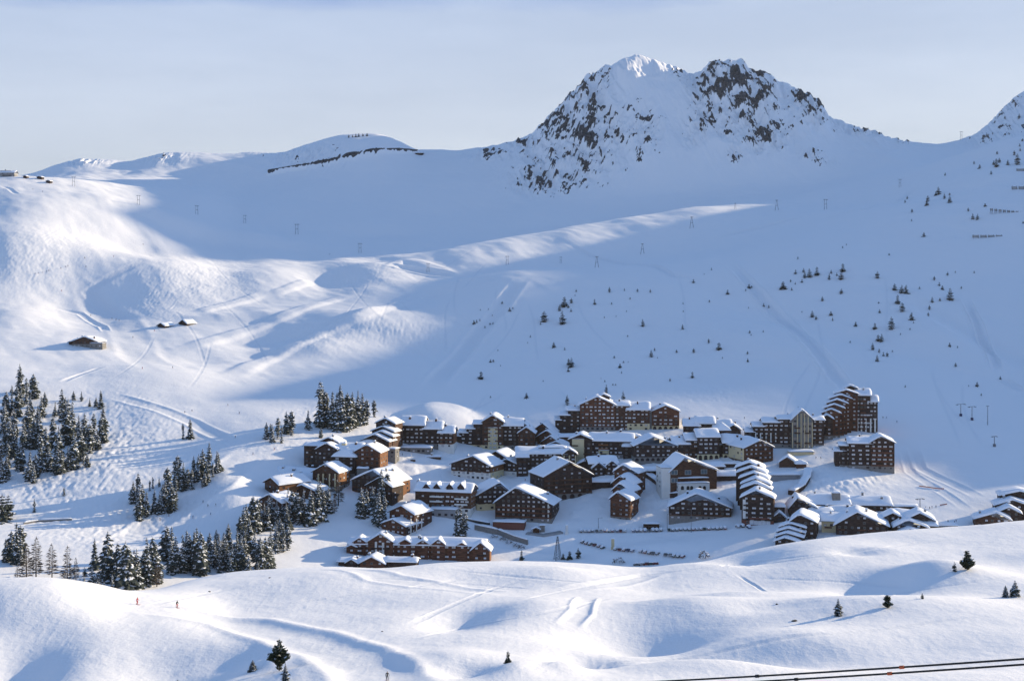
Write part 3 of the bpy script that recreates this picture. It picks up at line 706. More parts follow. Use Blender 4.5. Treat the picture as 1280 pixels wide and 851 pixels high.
            xa, xb, ya, yb_ = x0 - o * .5, x1 + o * .5, Y0 - o * .5, Y1 + o * .5
            rb.box(xa, xb, ya, yb_, ze, ze + t0)
            snow_patch(sb, lambda a, t: (xa - .1 + (xb-xa+.2)*a, ya - .1 + (yb_-ya+.2)*t, ze + t0), th * 1.2, nu, nv, s.seed)
        if roof in 'FS' and (x1 - x0) > 9 and front:
            for _ in range(1 + int((x1 - x0) > 25)):
                if s.r.random() < .8:
                    cx = x0 + (x1 - x0) * s.r.uniform(.15, .85); cy = Y0 + dep * s.r.uniform(.25, .7)
                    cz = (ze + (zr - ze) * ((cx - x0) / (xm - x0) if cx < xm else (x1 - cx) / (x1 - xm))) if roof == 'F' else ze + (zr - ze) * (1 - abs(cy - (Y0 + Y1) / 2) / (dep / 2))
                    s.chim(cx, cy, cz + th * .8)
        ro = rb.build('roof', MR, s.root); sb.build('snow_cover', MS, ro, smooth=True)
        return dict(x0=x0, x1=x1, ze=ze, zr=zr, Y0=Y0, Y1=Y1, zg=zg)
    def post(s, u0, u1, yt, yb, yo, mat='white', name='pillar', dep=None, cap=False):
        x0, x1 = s.X(u0, yo), s.X(u1, yo); zt = s.Zl(yt, x0, yo); zb = s.Zl(yb, x0, yo); dep = dep or (x1 - x0)
        b = MB(); b.box(x0, x1, yo, yo + dep, zb, zt); o = b.build(name, MW[mat], s.root)
        if cap:
            sb = MB(); snow_patch(sb, lambda a, t: (x0 - .15 + (x1 - x0 + .3) * a, yo - .15 + (dep + .3) * t, zt), 0.9, 6, 6, 3); sb.build('snow_cover', MS, o, smooth=True)
        return o
    def finish(s):
        # at most 96 windows as parts of their own; the rest of a very large front as one part
        if len(s.wins) > 96:
            s.r.shuffle(s.wins); extra = s.wins[96:]; s.wins = s.wins[:96]
            b = MB(); mats = [MW['white'], MG_L, MG_D, MW['brown'], MG_B, MW['stone']]
            for k, loc, rz in extra:
                me = WIN[k]; R4 = Matrix.Translation(loc) @ Matrix.Rotation(rz, 4, 'Z')
                n = len(b.v); b.v += [tuple(R4 @ v.co) for v in me.vertices]
                ix = [mats.index(m) for m in me.materials]
                for p in me.polygons: b.f.append(tuple(n + i for i in p.vertices)); b.m.append(ix[p.material_index])
            o = b.build('window', mats, s.root); o['kind'] = 'stuff'
        for k, loc, rz in s.wins: link('window', WIN[k], s.root, loc, rz)
        return s
# ------------------------------------------------------------------ the village, house by house (columns and rows measured in the photograph)
PALE = ('pale', 'pale', 'wide', 'dim')
DIM = ('dim', 'dim', 'pale', 'dusk')
G_ = 'timber apartment houses and chalets of the village'
def B(name, label, cat, uc, yb, yaw=0): return Building(name, label, cat, uc, yb, yaw, G_)

# --- left edge of the village
b = B('hotel', 'dark brown hotel with pyramid roofed corner tower and yellow chimney, nearest the upper piste', 'hotel', 427, 597, -12)
b.block(380, 405, 557, 4, 'S', 13, 5, 'dark', wins=DIM, th=.5)
b.block(398, 424, 553, 6, 'F', 12, 13, 'brown', wins=DIM)
b.block(396, 421, 561, 7, 'F', 14, 2, 'dark', wins=DIM)
b.block(420, 450, 562, 8, 'S', 16, 6, 'dark', wins=DIM)
b.block(416, 444, 571, 11, 'P', 13, 0, 'dark', base='stone', wins=PALE, sp=5)
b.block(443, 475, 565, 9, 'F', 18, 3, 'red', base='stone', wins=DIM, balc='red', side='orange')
b.block(446, 459, 586, 2, 'X', 4, -3, 'stone', wins=DIM, over=.6, front=False)
b.post(427, 432, 554, 566, 9, 'cream', 'chimney', cap=True)
b.finish()
b = B('chalet', 'brown chalet with pale stone columns under a wide front gable, above the forest edge', 'chalet', 405, 612, -18)
b.block(391, 423, 590, 10, 'F', 18, 0, 'brown', base='stone', nb=1, wins=('dusk','pale','wide'), side='orange', balc='brown', sp=4.5)
for u in (397, 403, 411, 418): b.post(u, u + 1.4, 592, 612, -1.3, 'cream', 'pillar')
b.block(342, 393, 594, 9, 'S', 15, 7, 'dark', wins=DIM, th=1.2)
b.block(352, 392, 600, 8, 'S', 10, 2, 'brown', wins=DIM, th=1.2)
b.post(352, 355, 583, 590, 14, 'stone', 'chimney', cap=True); b.post(365, 368, 586, 594, 9, 'stone', 'chimney', cap=True)
b.finish()
b = B('chalet', 'chalet with sunlit honey coloured side wall and broad white roof beside the lower piste', 'chalet', 340, 617, -46)
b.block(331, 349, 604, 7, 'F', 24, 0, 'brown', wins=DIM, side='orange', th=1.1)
b.post(349, 352, 593, 602, 12, 'stone', 'chimney', cap=True)
b.finish()
b = B('chalet', 'small low chalet with two overlapping front gables wedged between larger chalets above the trees', 'chalet', 378, 622, -20)
b.block(359, 397, 614, 8, 'F', 16, 0, 'brown', wins=DIM, th=1.1)
b.block(376, 398, 611, 4, 'F', 12, 3, 'brown', wins=DIM)
b.finish()
b = B('chalet', 'lowest dark chalet at the forest edge with a steep blue shaded gable roof', 'chalet', 337, 642, -30)
b.block(323, 352, 627, 9, 'F', 17, 0, 'brown', wins=DIM, th=1.0)
b.block(349, 364, 629, 5, 'F', 10, 4, 'brown', wins=DIM)
b.finish()
b = B('chalet', 'barn like dark chalet with very wide curved snow roof and small sunlit side wall', 'chalet', 464, 622, -27)
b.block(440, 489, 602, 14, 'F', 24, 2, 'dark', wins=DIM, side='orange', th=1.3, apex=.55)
b.block(459, 490, 607, 10, 'F', 14, -2.5, 'dark', wins=DIM, th=.8)
b.finish()
b = B('apartment_block', 'brown apartment block with row of snowy roof dormers and white balconies', 'apartment block', 554, 640, -13)
b.block(519, 588, 614, 10, 'S', 17, 0, 'brown', base='white', nb=1, wins=PALE, side='orange', th=1.3)
for u in (529, 542, 558, 572): b.block(u, u + 8, 609, 5, 'F', 8, .5, 'dark', wins=DIM, over=.5, th=.8, front=False)
for (u0, u1, ya, yb_) in ((537, 553, 621, 617), (537, 553, 627, 623), (568, 584, 624, 620), (568, 584, 631, 627)):
    x0, x1 = b.X(u0, -1.2), b.X(u1, -1.2); q = MB(); z = b.Zl(ya, x0, -1.2)
    q.box(x0, x1, -1.3, -.02, z - .12, z); q.box(x0, x1, -1.3, -1.2, z, z + .9); q.build('balcony', MW['white'], b.root)
b.post(521, 524, 600, 608, 8, 'grey', 'chimney', cap=True); b.post(578, 581, 602, 610, 8, 'grey', 'chimney', cap=True)
b.finish()
b = B('garage', 'low flat roofed garage with dark bays below the dormer roofed block', 'garage', 552, 646, -12)
b.block(536, 570, 637, 2, 'X', 8, 0, 'grey', wins=('dusk',), th=.7, over=.6, sp=4)
b.finish()
b = B('chalet', 'tall two tiered red brown chalet with white posts standing above the long lodge', 'chalet', 500, 668, -32)
b.block(487, 518, 641, 9, 'F', 19, 9, 'red', wins=PALE, side='brown', th=1.0)
b.block(477, 507, 656, 7, 'F', 17, 0, 'red', wins=PALE, side='dark', th=1.0)
for yy in (2.0, 8.0, 13.5):
    q = MB(); x1 = b.X(507, 0) + 2.2; q.box(x1, x1 + .5, yy, yy + .5, -4, b.Zl(648, x1, yy)); q.build('pillar', MW['white'], b.root)
b.finish()
b = B('lodge', 'long red brown lodge of many gables with two white chimney shafts, lowest in the village', 'lodge', 520, 698, -5)
b.block(436, 606, 681, 8, 'S', 14, 0, 'red', wins=('pale', 'wide', 'wide'), th=1.1, sp=4.0, fh=2.8)
for (u0, u1, ye, ri, yo) in ((442, 457, 677, 5, -1), (460, 491, 677, 10, -1.4), (500, 513, 678, 4, -.8), (522, 535, 679, 4, -.8), (540, 556, 680, 6, -1.2), (571, 584, 682, 4, -.8)):
    b.block(u0, u1, ye, ri, 'F', 9, yo, 'red', wins=('pale', 'wide'), th=.9, over=.8, sp=4.5)
b.block(590, 612, 687, 9, 'F', 10, -2.5, 'red', wins=('pale',), th=1.0, side='orange')
b.block(433, 446, 684, 3, 'F', 8, -.5, 'red', wins=('pale',), th=.8)
b.post(468.5, 471, 677, 698, -2.2, 'white', 'chimney', dep=1.2); b.post(477.5, 480, 678, 700, -2.2, 'white', 'chimney', dep=1.2)
b.finish()
b = B('annex', 'low dark annex with three small snowy roofs in front of the long lodge', 'annex', 462, 713, -6)
b.block(423, 452, 702, 4, 'S', 9, 2, 'dark', wins=DIM, th=.9)
b.block(433, 446, 703, 4, 'F', 8, 0, 'dark', wins=DIM, th=.7)
b.block(450, 480, 704, 8, 'F', 13, -1, 'red', wins=DIM, th=1.0)
b.block(481, 520, 702, 5, 'S', 9, 2, 'dark', wins=DIM, th=.9)
b.finish()
# --- the row along the foot of the dome
b = B('chalet', 'stepped dark chalet with cascading roofs at left end of the upper row', 'chalet', 474, 572, -20)
for (u0, u1, ye, ri, yo, d) in ((470, 494, 529, 6, 20, 13), (465, 493, 539, 6, 13, 10), (462, 491, 545, 6, 8, 9), (452, 486, 551, 8, 2, 12)):
    b.block(u0, u1, ye, ri, 'F', d, yo, 'dark', wins=DIM, th=.9, side='brown')
b.block(453, 464, 553, 3, 'S', 6, 0, 'dark', wins=DIM)
b.block(474, 494, 561, 1, 'X', 7, -1, 'stone', wins=DIM, th=.6)
b.finish()
b = B('hotel', 'dark hotel with three roofs stepping down to the right, below the snow dome', 'hotel', 530, 559, -6)
b.block(494, 503, 535, 5, 'S', 14, 2, 'dark', wins=PALE)
b.block(500, 530, 531, 10, 'S', 17, 0, 'dark', base='stone', nb=1, wins=PALE, th=1.2)
b.block(529, 552, 536, 9, 'S', 17, .5, 'dark', base='stone', wins=PALE, th=1.2, side='brown')
b.block(548, 567, 541, 8, 'S', 16, -1, 'dark', base='white', nb=1, wins=PALE, th=1.1, side='orange')
b.finish()
b = B('pavilion', 'low pavilion with flat snow loaded roof in front of the dark hotel', 'pavilion', 522, 566, -4)
b.block(501, 539, 560, 1, 'X', 10, 0, 'stone', wins=('dusk', 'pale'), th=1.0, fh=2.2)
b.finish()
b = B('kiosk', 'small dark snow covered kiosk on the open snow plaza', 'kiosk', 541, 573, 0)
b.block(531, 551, 571, 1.5, 'S', 4, 0, 'brown', wins=DIM, th=.5, over=.5, fh=2)
b.finish()
b = B('apartment_block', 'large stepped apartment block with cream central bay under a front gable', 'apartment block', 615, 561, -5)
for (u0, u1, ye, yo) in ((565, 575, 545, 2), (574, 584, 541, 1.6), (583, 593, 536, 1.2), (592, 604, 530, .8)):
    b.block(u0, u1, ye, 4, 'S', 13, yo, 'dark', base='cream', wins=PALE, th=1.0)
b.block(603, 629, 527, 8, 'F', 19, -1, 'brown', base='cream', wins=PALE, th=1.2, side='dark')
b.block(610, 622, 535, 1, 'X', 2, -1.7, 'cream', wins=('pale', 'wide'), th=.2, over=.2, sp=2.4, drop=0)
b.block(628, 653, 532, 9, 'S', 18, 0, 'dark', base='stone', wins=PALE, th=1.2)
b.block(648, 668, 541, 7, 'F', 14, -2, 'brown', base='stone', wins=DIM, th=.9, side='brown')
b.block(643, 664, 535, 7, 'F', 14, 4, 'brown', wins=DIM, th=.9)
b.post(619, 624, 519, 524, 12, 'brown', 'chimney', cap=True)
b.finish()
b = B('apartment_block', 'terraced reddish apartment block with four roofs cascading right and a cream end wall', 'apartment block', 686, 561, -22)
for (u0, u1, ye, ri, yo) in ((666, 691, 539, 10, 16), (672, 696, 546, 8, 10), (678, 699, 552, 7, 5), (684, 707, 557, 5, 0)):
    b.block(u0, u1, ye, ri, 'F', 11, yo, 'red', wins=DIM, th=1.0, side='cream' if yo > 12 else 'brown')
b.finish()
b = B('chalet', 'gabled chalet with white lower floors and sunlit orange and cream end wall', 'chalet', 590, 599, -27)
b.block(564, 613, 581, 11, 'F', 20, 0, 'dark', base='white', nb=2, wins=PALE, side='orange', sbase='cream', th=1.0, apex=.57, fh=2.7)  # orange and cream on the side put the sunlight into the colour
b.finish()
b = B('chalet', 'double roofed dark chalet tucked behind the white based gabled chalet', 'chalet', 628, 594, -26)
b.block(607, 634, 572, 8, 'F', 18, 12, 'dark', wins=PALE, th=1.0, side='dark')
b.block(622, 646, 579, 5, 'F', 18, 2, 'dark', base='white', wins=PALE, th=.9, side='dark')
b.finish()
b = B('apartment_block', 'long flat roofed dark apartment block with cream gabled bay at its right end', 'apartment block', 680, 592, 3)
b.block(646, 708, 567, 8, 'S', 17, 0, 'dark', base='white', nb=1, wins=PALE, th=1.2, sp=3.0)
b.block(674, 706, 560, 3, 'X', 9, 5, 'dark', wins=DIM, th=1.2, front=False)
b.block(646, 660, 571, 3, 'S', 5, -3, 'dark', wins=PALE, th=.8)
b.block(704, 721, 567, 6, 'F', 20, -1, 'dark', base='cream', nb=1, wins=PALE, th=1.1, apex=.45)
for u in (704.3, 711, 718.6): b.post(u, u + 1.6, 569, 592, -1.3, 'cream', 'pillar')
b.finish()
# --- the big block above and the middle row
b = B('apartment_block', 'largest seven storey apartment block with central gable and cupola at top of the village', 'apartment block', 765, 538, -3)
for (u0, u1, ye, yo) in ((694, 701, 525, 2), (700, 712, 519, 1.5), (710, 727, 513, 1)):
    b.block(u0, u1, ye, 4, 'S', 13, yo, 'dark', wins=PALE, th=1.0)
b.block(725, 769, 506, 10, 'F', 20, -1, 'red', base='stone', nb=1, wins=PALE, th=1.1, side='dark', sp=3.2, fh=2.75)
b.block(768, 787, 507, 5, 'S', 16, 0, 'brown', wins=PALE, th=1.1, sp=3.0, fh=2.75)
b.block(784, 812, 512, 9, 'S', 18, -.5, 'brown', base='cream', nb=2, wins=PALE, th=1.2, sp=3.2, side='dark', fh=2.75)
b.block(815, 849, 514, 7, 'F', 20, 1, 'red', base='cream', nb=1.3, arcade=True, cols=5, wins=PALE, th=1.0, side='cream')
b.block(808, 816, 516, 2, 'X', 14, 3, 'grey', wins=DIM, th=.8, front=False)
b.block(748, 762, 496, 3, 'F', 8, 7, 'dark', wins=DIM, th=.9, front=False)
b.finish()
b = B('apartment_block', 'dark apartment block with red balconies and a pale left gable wall, below the largest block', 'apartment block', 765, 573, -9)
b.block(737, 791, 551, 9, 'S', 17, 0, 'dark', base='stone', wins=PALE, th=1.3)
b.block(712, 740, 549, 6, 'F', 18, -1.5, 'dark', wins=DIM, th=1.0)
b.block(715, 730, 549, 2, 'X', 2, -2.2, 'cream', wins=DIM, th=.2, front=False, over=.2)
b.block(748, 761, 563, 1, 'X', 1.5, -1.4, 'cream', wins=('dusk',), th=.2, over=.2, sp=2.6)
for ya in (553.5, 558.5):
    x0, x1 = b.X(748, -1.2), b.X(760, -1.2); q = MB(); z = b.Zl(ya + 3, x0, -1.2); q.box(x0, x1, -1.3, -.02, z - .1, z + .95); q.build('balcony', MW['orange'], b.root)
b.block(779, 801, 558, 4, 'S', 9, -2, 'dark', wins=DIM, th=1.0)
b.finish()
b = B('lift_tower', 'small square red lift tower with rounded snow cap between two apartment blocks', 'tower', 795.5, 556, 0)
b.block(790, 801, 546, 3, 'P', 5, 0, 'red', wins=DIM, th=1.2, front=False, over=.6)
b.finish()
b = B('chalet', 'twin gabled dark chalet with blue shaded roof in centre of village', 'chalet', 756, 594, 8)
b.block(737, 772, 579, 8, 'S', 15, 2, 'dark', wins=PALE, th=1.2, side='dark')
b.block(741, 756, 584, 6, 'F', 9, 0, 'dark', wins=PALE, th=.9)
b.block(757, 772, 582, 6, 'F', 12, .5, 'dark', wins=PALE, th=.9)
b.finish()
b = B('chalet', 'wide brown chalet with huge gable and stone arcade, facing the central snow slope', 'chalet', 708, 624, 20)
b.block(680, 740, 594, 17, 'F', 26, 0, 'dark', base='stone', nb=1.4, arcade=True, cols=6, wins=('pale', 'pale', 'dim', 'dusk'), th=1.1, apex=.52, left='dark', balc='brown')
b.finish()
b = B('apartment_block', 'broad dark apartment complex with yellow arcades under two taller bays', 'apartment block', 850, 576, 4)
b.block(793, 846, 557, 11, 'F', 20, 0, 'dark', base='stone', nb=1, arcade=True, cols=8, wins=PALE, th=1.1, apex=.45)
b.block(842, 862, 555, 9, 'S', 17, .5, 'dark', base='stone', wins=PALE, th=1.1)
b.block(858, 874, 550, 8, 'S', 17, 1, 'dark', wins=PALE, th=1.1)
b.block(872, 899, 546, 9, 'S', 17, -1, 'dark', base='cream', nb=1.6, arcade=True, cols=4, wins=PALE, th=1.3, sp=4.5)
b.block(899, 905, 556, 2, 'X', 12, 2, 'dark', wins=DIM, th=.6, front=False)
b.block(896, 912, 538, 8, 'P', 9, 10, 'brown', wins=DIM, th=1.2)
b.block(904, 929, 553, 9, 'S', 16, -1, 'dark', base='cream', nb=1.6, arcade=True, cols=4, wins=PALE, th=1.2, sp=4.2, side='orange')
b.finish()
b = B('chalet', 'warm brown gabled chalet with balconies adjoining the yellow arcaded complex', 'chalet', 946, 580, 20)
b.block(930, 966, 559, 9, 'F', 22, 0, 'brown', base='brown', wins=('dusk', 'pale', 'pale'), th=1.1, left='cream', balc='red', apex=.55)
b.finish()
b = B('apartment_block', 'low dark apartment block with broken snow roofs behind the yellow arcaded complex', 'apartment block', 885, 548, -4)
b.block(855, 874, 532, 8, 'S', 14, 0, 'dark', wins=DIM, th=1.1)
b.block(870, 893, 529, 8, 'S', 14, 1, 'dark', wins=DIM, th=1.1)
b.block(892, 914, 533, 8, 'S', 13, .5, 'dark', wins=DIM, th=1.1)
b.block(908, 926, 537, 6, 'F', 13, -1, 'dark', wins=DIM, th=1.0)
b.finish()
# --- the right hand hotels
b = B('hotel', 'long dark hotel with tall lattice glazed gable at the slope foot', 'hotel', 990, 560, -3)
for (u0, u1, ye, ri, yo) in ((933, 943, 540, 4, 2), (942, 956, 533, 5, 1), (954, 974, 528, 5, .7), (973, 992, 524, 4, .4), (1014, 1030, 525, 4, .5)):
    b.block(u0, u1, ye, ri, 'S', 14, yo, 'dark', base='stone', wins=PALE, th=1.0, sp=3.0)
b.block(990, 1016, 524, 12, 'F', 20, -2.5, 'stone', base='stone', wins=('tall', 'dusk'), th=.9, sp=2.9, fh=3.6, drop=.05)
for u in (990.3, 996.5, 1001, 1005.5, 1010, 1015): b.post(u, u + .8, 528 if u in (990.3, 1015) else 517, 560, -3.0, 'cream', 'pillar', dep=.5)
for u in (944, 950, 957, 963, 969): b.post(u, u + 1.3, 541, 552, .2, 'white', 'pillar', dep=.5)
b.finish()
b = B('apartment_block', 'tallest tower like apartment block with roofs climbing in steps up the slope', 'apartment block', 1056, 550, -10)
for i, (u0, u1, ye, yo) in enumerate(((1026, 1041, 523, 2), (1028, 1050, 516, 6), (1031, 1055, 510, 10), (1034, 1059, 504, 14), (1038, 1064, 498, 18), (1044, 1072, 492, 22))):
    b.block(u0, u1, ye, 4.5, 'F', 12 if i < 5 else 16, yo, 'dark' if i < 1 else 'red', base='stone' if i < 3 else None, nb=1, wins=('dusk', 'pale', 'pale'), th=1.0, side='orange', balc='red' if i else None)
b.block(1056, 1071, 485, 3, 'F', 8, 30, 'dark', wins=DIM, th=.9, front=False)
b.block(1070, 1088, 494, 7, 'S', 16, 24, 'dark', wins=PALE, th=1.2, sp=3.4, ybase=536, cols=4)
b.block(1086, 1097, 502, 7, 'S', 15, 25, 'dark', wins=PALE, th=1.1, ybase=536, side='orange', cols=2)
for u in (1071, 1076, 1081.5, 1087.5, 1093): b.post(u, u + 1.8, 523, 540, 23.4, 'white', 'pillar', dep=.5)
b.finish()
b = B('apartment_block', 'square brown apartment block standing apart on the right piste edge', 'apartment block', 1082, 587, -8)
b.block(1044, 1057, 564, 4, 'S', 12, 2, 'dark', wins=PALE, th=.9)
b.block(1050, 1065, 557, 4, 'S', 14, 1.5, 'dark', base='stone', wins=PALE, th=.9)
b.block(1061, 1090, 554, 7, 'S', 17, 0, 'dark', base='stone', wins=('wide', 'pale'), th=1.1, sp=3.6)
b.block(1088, 1118, 553, 8, 'F', 20, -1, 'dark', base='stone', wins=('wide', 'pale'), th=1.0, balc='red', side='orange', apex=.45)
b.finish()
# --- the centre of the lower village
b = B('community_hall', 'hall with plain white side wall, big square windows and white arched terrace front', 'hall', 862, 616, 9)
b.block(838, 896, 588, 16, 'F', 24, 0, 'brown', wins=('dusk',), th=1.2, apex=.3, front=False, left='white', over=1.3)
b.block(827, 839, 585, 1, 'X', 14, .4, 'white', wins=DIM, th=.3, front=False, over=.2)
for u, y in ((843, 590), (860, 590), (880, 589), (843, 600)):
    x = b.X(u, 0); b.wins.append(('big', (x, -.02, b.Zl(y + 3, x, 0)), 0))
b.block(848, 887, 604, 1, 'X', 5, -4, 'white', base='white', wins=('dim',), th=.5, front=False, over=.3)
for u in (853, 860, 864.5, 875, 880.5):
    x = b.X(u, -4); z = b.Zl(612, x, -4); q = MB(); q.prism_y([(x-1, z), (x+1, z)] + [(x + math.cos(t), z + 1.6 + math.sin(t)) for t in [math.pi*k/6 for k in range(7)]], -4.1, -4.02); q.build('arch_opening', MW['black'], b.root)
x0, x1 = b.X(848, -1.5), b.X(886, -1.5); q = MB(); z = b.Zl(598, x0, -1.5); q.box(x0, x1, -2, -.02, z - .2, z + .2); o = q.build('balcony', MW['brown'], b.root)
q = MB(); snow_patch(q, lambda a, t: (x0 + (x1 - x0) * a, -2.1 + 2 * t, z + .2), .7, 14, 6, 4); q.build('snow_cover', MS, o, smooth=True)
b.finish()
b = B('chalet', 'wide low gabled chalet behind the upper row of parked cars', 'chalet', 874, 650, -9)
b.block(836, 914, 634, 17, 'F', 22, 0, 'dark', base='stone', nb=1, wins=('pale', 'wide', 'dim'), th=1.1, apex=.45, balc='brown')
b.block(862, 908, 627, 8, 'F', 12, 12, 'dark', wins=DIM, th=1.2, front=False, apex=.3)
b.finish()
b = B('apartment_tower', 'narrow tower house with four heavily snowed roofs cascading to a sunlit front', 'tower house', 783, 653, -28)
for i, (u0, u1, ye, ri, yo) in enumerate(((768, 797, 590, 9, 40), (766, 791, 604, 9, 27), (766, 789, 613, 9, 17), (763, 788, 624, 9, 4))):
    b.block(u0, u1, ye, ri, 'F', 13, yo, 'red' if i < 3 else 'red', base='stone' if i == 3 else None, nb=1, wins=('dim', 'pale'), th=1.5, side='red', apex=.4, balc='red' if i == 3 else None)
b.finish()
b = B('apartment_tower', 'tall dark tower house with six cascading roofs and red shop front at street level', 'tower house', 948, 656, -14)
for i, (u0, u1, ye, yo) in enumerate(((920, 954, 585, 44), (922, 957, 591, 36), (925, 960, 598, 28), (927, 962, 605, 20), (927, 963, 611, 13))):
    b.block(u0, u1, ye, 7, 'F', 11, yo, 'dark', wins=DIM, th=1.3, side='brown', apex=.5)
b.block(927, 967, 622, 9, 'F', 12, 0, 'dark', base='brick', nb=1, wins=('wide', 'pale'), th=1.5, sp=4.2, side='brown', apex=.45)
b.post(928.5, 932, 624, 648, -.5, 'white', 'pilaster', dep=.4)
x0, x1 = b.X(936, -.3), b.X(962, -.3); z = b.Zl(649, x0, -.3); q = MB(); q.box(x0, x1, -.5, -.1, z, z + 1.3); q.build('shop_fascia', MW['brick'], b.root)
for k in range(5):
    q = MB(); xx = x0 + (k + .2) * (x1 - x0) / 5; q.box(xx, xx + 2.4, -.2, -.07, z - 3.2, z - .3); q.build('shop_window', MG_L, b.root)
b.finish()
b = B('annex', 'low snow roofed side annex against the red shop tower house', 'annex', 973, 652, -6)
b.block(966, 981, 634, 2, 'X', 9, 5, 'dark', wins=DIM, th=1.0)
b.block(967, 982, 646, 6, 'F', 7, -1, 'dark', wins=DIM, th=.8, over=.7)
b.finish()
b = B('chalet', 'cream based gabled chalet half hidden behind the big balcony chalet', 'chalet', 617, 637, 14)
b.block(596, 641, 618, 15, 'F', 20, 0, 'dark', base='cream', nb=1.5, wins=PALE, th=1.1, apex=.62)
b.finish()
b = B('chalet', 'big gabled chalet with red brown balconies and long white roof', 'chalet', 655, 652, -14)
b.block(619, 690, 629, 20, 'F', 22, 0, 'dark', base='stone', nb=1, wins=('pale', 'pale', 'dim'), th=1.1, apex=.38, balc='red', side='dark', over=1.4)
b.post(684.5, 686, 630, 650, -.8, 'white', 'pillar', dep=.4)
b.finish()
b = B('terrace', 'long low red brick terrace building below the big balcony chalet', 'terrace', 636, 662, -10)
b.block(616, 655, 653, 1, 'X', 8, 0, 'brick', wins=DIM, th=.7, front=False, over=.4)
b.finish()
# --- the lower right cluster
b = B('chalet', 'dark chalet with five thin snowy roofs fanning down its left side', 'chalet', 1000, 680, -16)
b.block(988, 1020, 652, 9, 'F', 22, 12, 'dark', wins=DIM, th=1.3, apex=.35)
for (u0, u1, ye, yo) in ((975, 1006, 659, 9), (972, 1005, 665, 5), (970, 1003, 671, 1), (969, 999, 677, -3)):
    b.block(u0, u1, ye, 5, 'F', 9, yo, 'dark', wins=DIM, th=1.0, apex=.4)
b.finish()
b = B('barn', 'big black timber barn like chalet with steep snowy gable in lower right cluster', 'chalet', 1076, 669, -12)
b.block(1045, 1109, 656, 16, 'F', 24, 0, 'dark', wins=DIM, th=1.2, apex=.42, over=1.5)
b.block(1027, 1060, 651, 9, 'S', 16, 5, 'cream', wins=DIM, th=1.1)
b.block(1046, 1096, 648, 10, 'F', 14, 16, 'dark', wins=DIM, th=1.3, front=False)
b.finish()
b = B('market_hall', 'row of joined low white roofs with a square stone chimney tower', 'hall', 1030, 650, -6)
b.block(987, 1020, 634, 12, 'F', 18, 8, 'dark', wins=DIM, th=1.2, apex=.3)
b.block(1012, 1062, 630, 11, 'S', 18, 20, 'dark', wins=DIM, th=1.3)
b.block(1058, 1114, 631, 10, 'S', 18, 22, 'dark', wins=DIM, th=1.3)
b.block(1012, 1040, 642, 7, 'S', 13, 4, 'dark', wins=DIM, th=1.2)
b.block(1037, 1066, 641, 7, 'S', 13, 8, 'dark', wins=DIM, th=1.2)
b.post(1040.5, 1050.5, 616, 630, 22, 'stone', 'chimney', cap=True)
b.finish()
b = B('chalet', 'group of rounded snow roofs on a low dark chalet at right end of cluster', 'chalet', 1140, 669, -10)
b.block(1104, 1128, 647, 6, 'F', 12, 14, 'dark', wins=DIM, th=1.2)
b.block(1118, 1140, 645, 7, 'S', 14, 18, 'dark', wins=DIM, th=1.2)
b.block(1132, 1168, 650, 9, 'F', 16, 9, 'dark', wins=DIM, th=1.5)
b.block(1118, 1160, 659, 9, 'F', 12, 2, 'dark', wins=DIM, th=1.4, apex=.4)
b.block(1124, 1156, 667, 6, 'F', 10, -4, 'dark', wins=DIM, th=1.3, apex=.4)
b.block(1150, 1171, 657, 4, 'S', 10, 6, 'dark', wins=DIM, th=1.2)
b.finish()
b = B('shed', 'long low dark lift shed behind the right end of cluster', 'shed', 1130, 637, 2)
b.block(1113, 1147, 633, 2, 'S', 7, 0, 'dark', wins=DIM, th=.6, front=False, over=.6)
b.finish()
b = B('shed', 'tiny low dark shed between the cluster and the right edge chalet', 'shed', 1182, 661, 2)
b.block(1171, 1196, 657, 2, 'S', 6, 0, 'dark', wins=DIM, th=.7, front=False, over=.6)
b.finish()
b = B('chalet', 'dark stepped chalet with four snow roofs cut by the right picture edge', 'chalet', 1245, 660, -12)
b.block(1219, 1263, 649, 8, 'F', 14, 0, 'brown', wins=PALE, th=1.3, apex=.6)
b.block(1246, 1276, 641, 7, 'F', 12, 8, 'dark', wins=DIM, th=1.4)
b.block(1244, 1288, 632, 7, 'F', 14, 17, 'dark', wins=DIM, th=1.4)
b.block(1250, 1300, 620, 6, 'F', 14, 28, 'dark', wins=DIM, th=1.4)
b.finish()
# --- galleries, huts and small roofs
def small(name, label, cat, u0, u1, ye, ri, roof, yb, dep, wood='dark', yaw=0, th=1.0, **kw):
    b = B(name, label, cat, (u0 + u1) / 2, yb, yaw); b.block(u0, u1, ye, ri, roof, dep, 0, wood, wins=DIM, th=th, front=kw.pop('front', False), **kw); return b.finish()
small('gallery', 'long flat snow covered gallery beside the dark tower house of six roofs', 'gallery', 962, 1000, 594, 1, 'X', 600, 7, 'grey', 3)
small('hut', 'rounded snowy hut roof between the warm brown chalet and the round kiosk', 'hut', 974, 995, 578, 7, 'F', 584, 9, 'brown', -15, 1.4)
small('kiosk', 'small round topped kiosk at head of the covered walkway', 'kiosk', 996, 1008, 580, 4, 'P', 585, 5, 'red', 0, 1.2)
small('pavilion', 'flat pavilion with snowy roof below the lattice gabled hotel', 'pavilion', 987, 1017, 565, 1, 'X', 569, 8, 'cream', 0, .9)
small('gallery', 'low snow roofed gallery joining the white walled hall to the tower house', 'gallery', 893, 922, 594, 5, 'S', 601, 8, 'dark', 3)
small('gallery', 'low roofed link building left of the white walled hall', 'gallery', 803, 826, 588, 4, 'S', 596, 8, 'dark', 3)
small('gallery', 'long flat gallery beside the wide arcaded brown chalet', 'gallery', 740, 768, 603, 2, 'X', 610, 7, 'dark', 3)
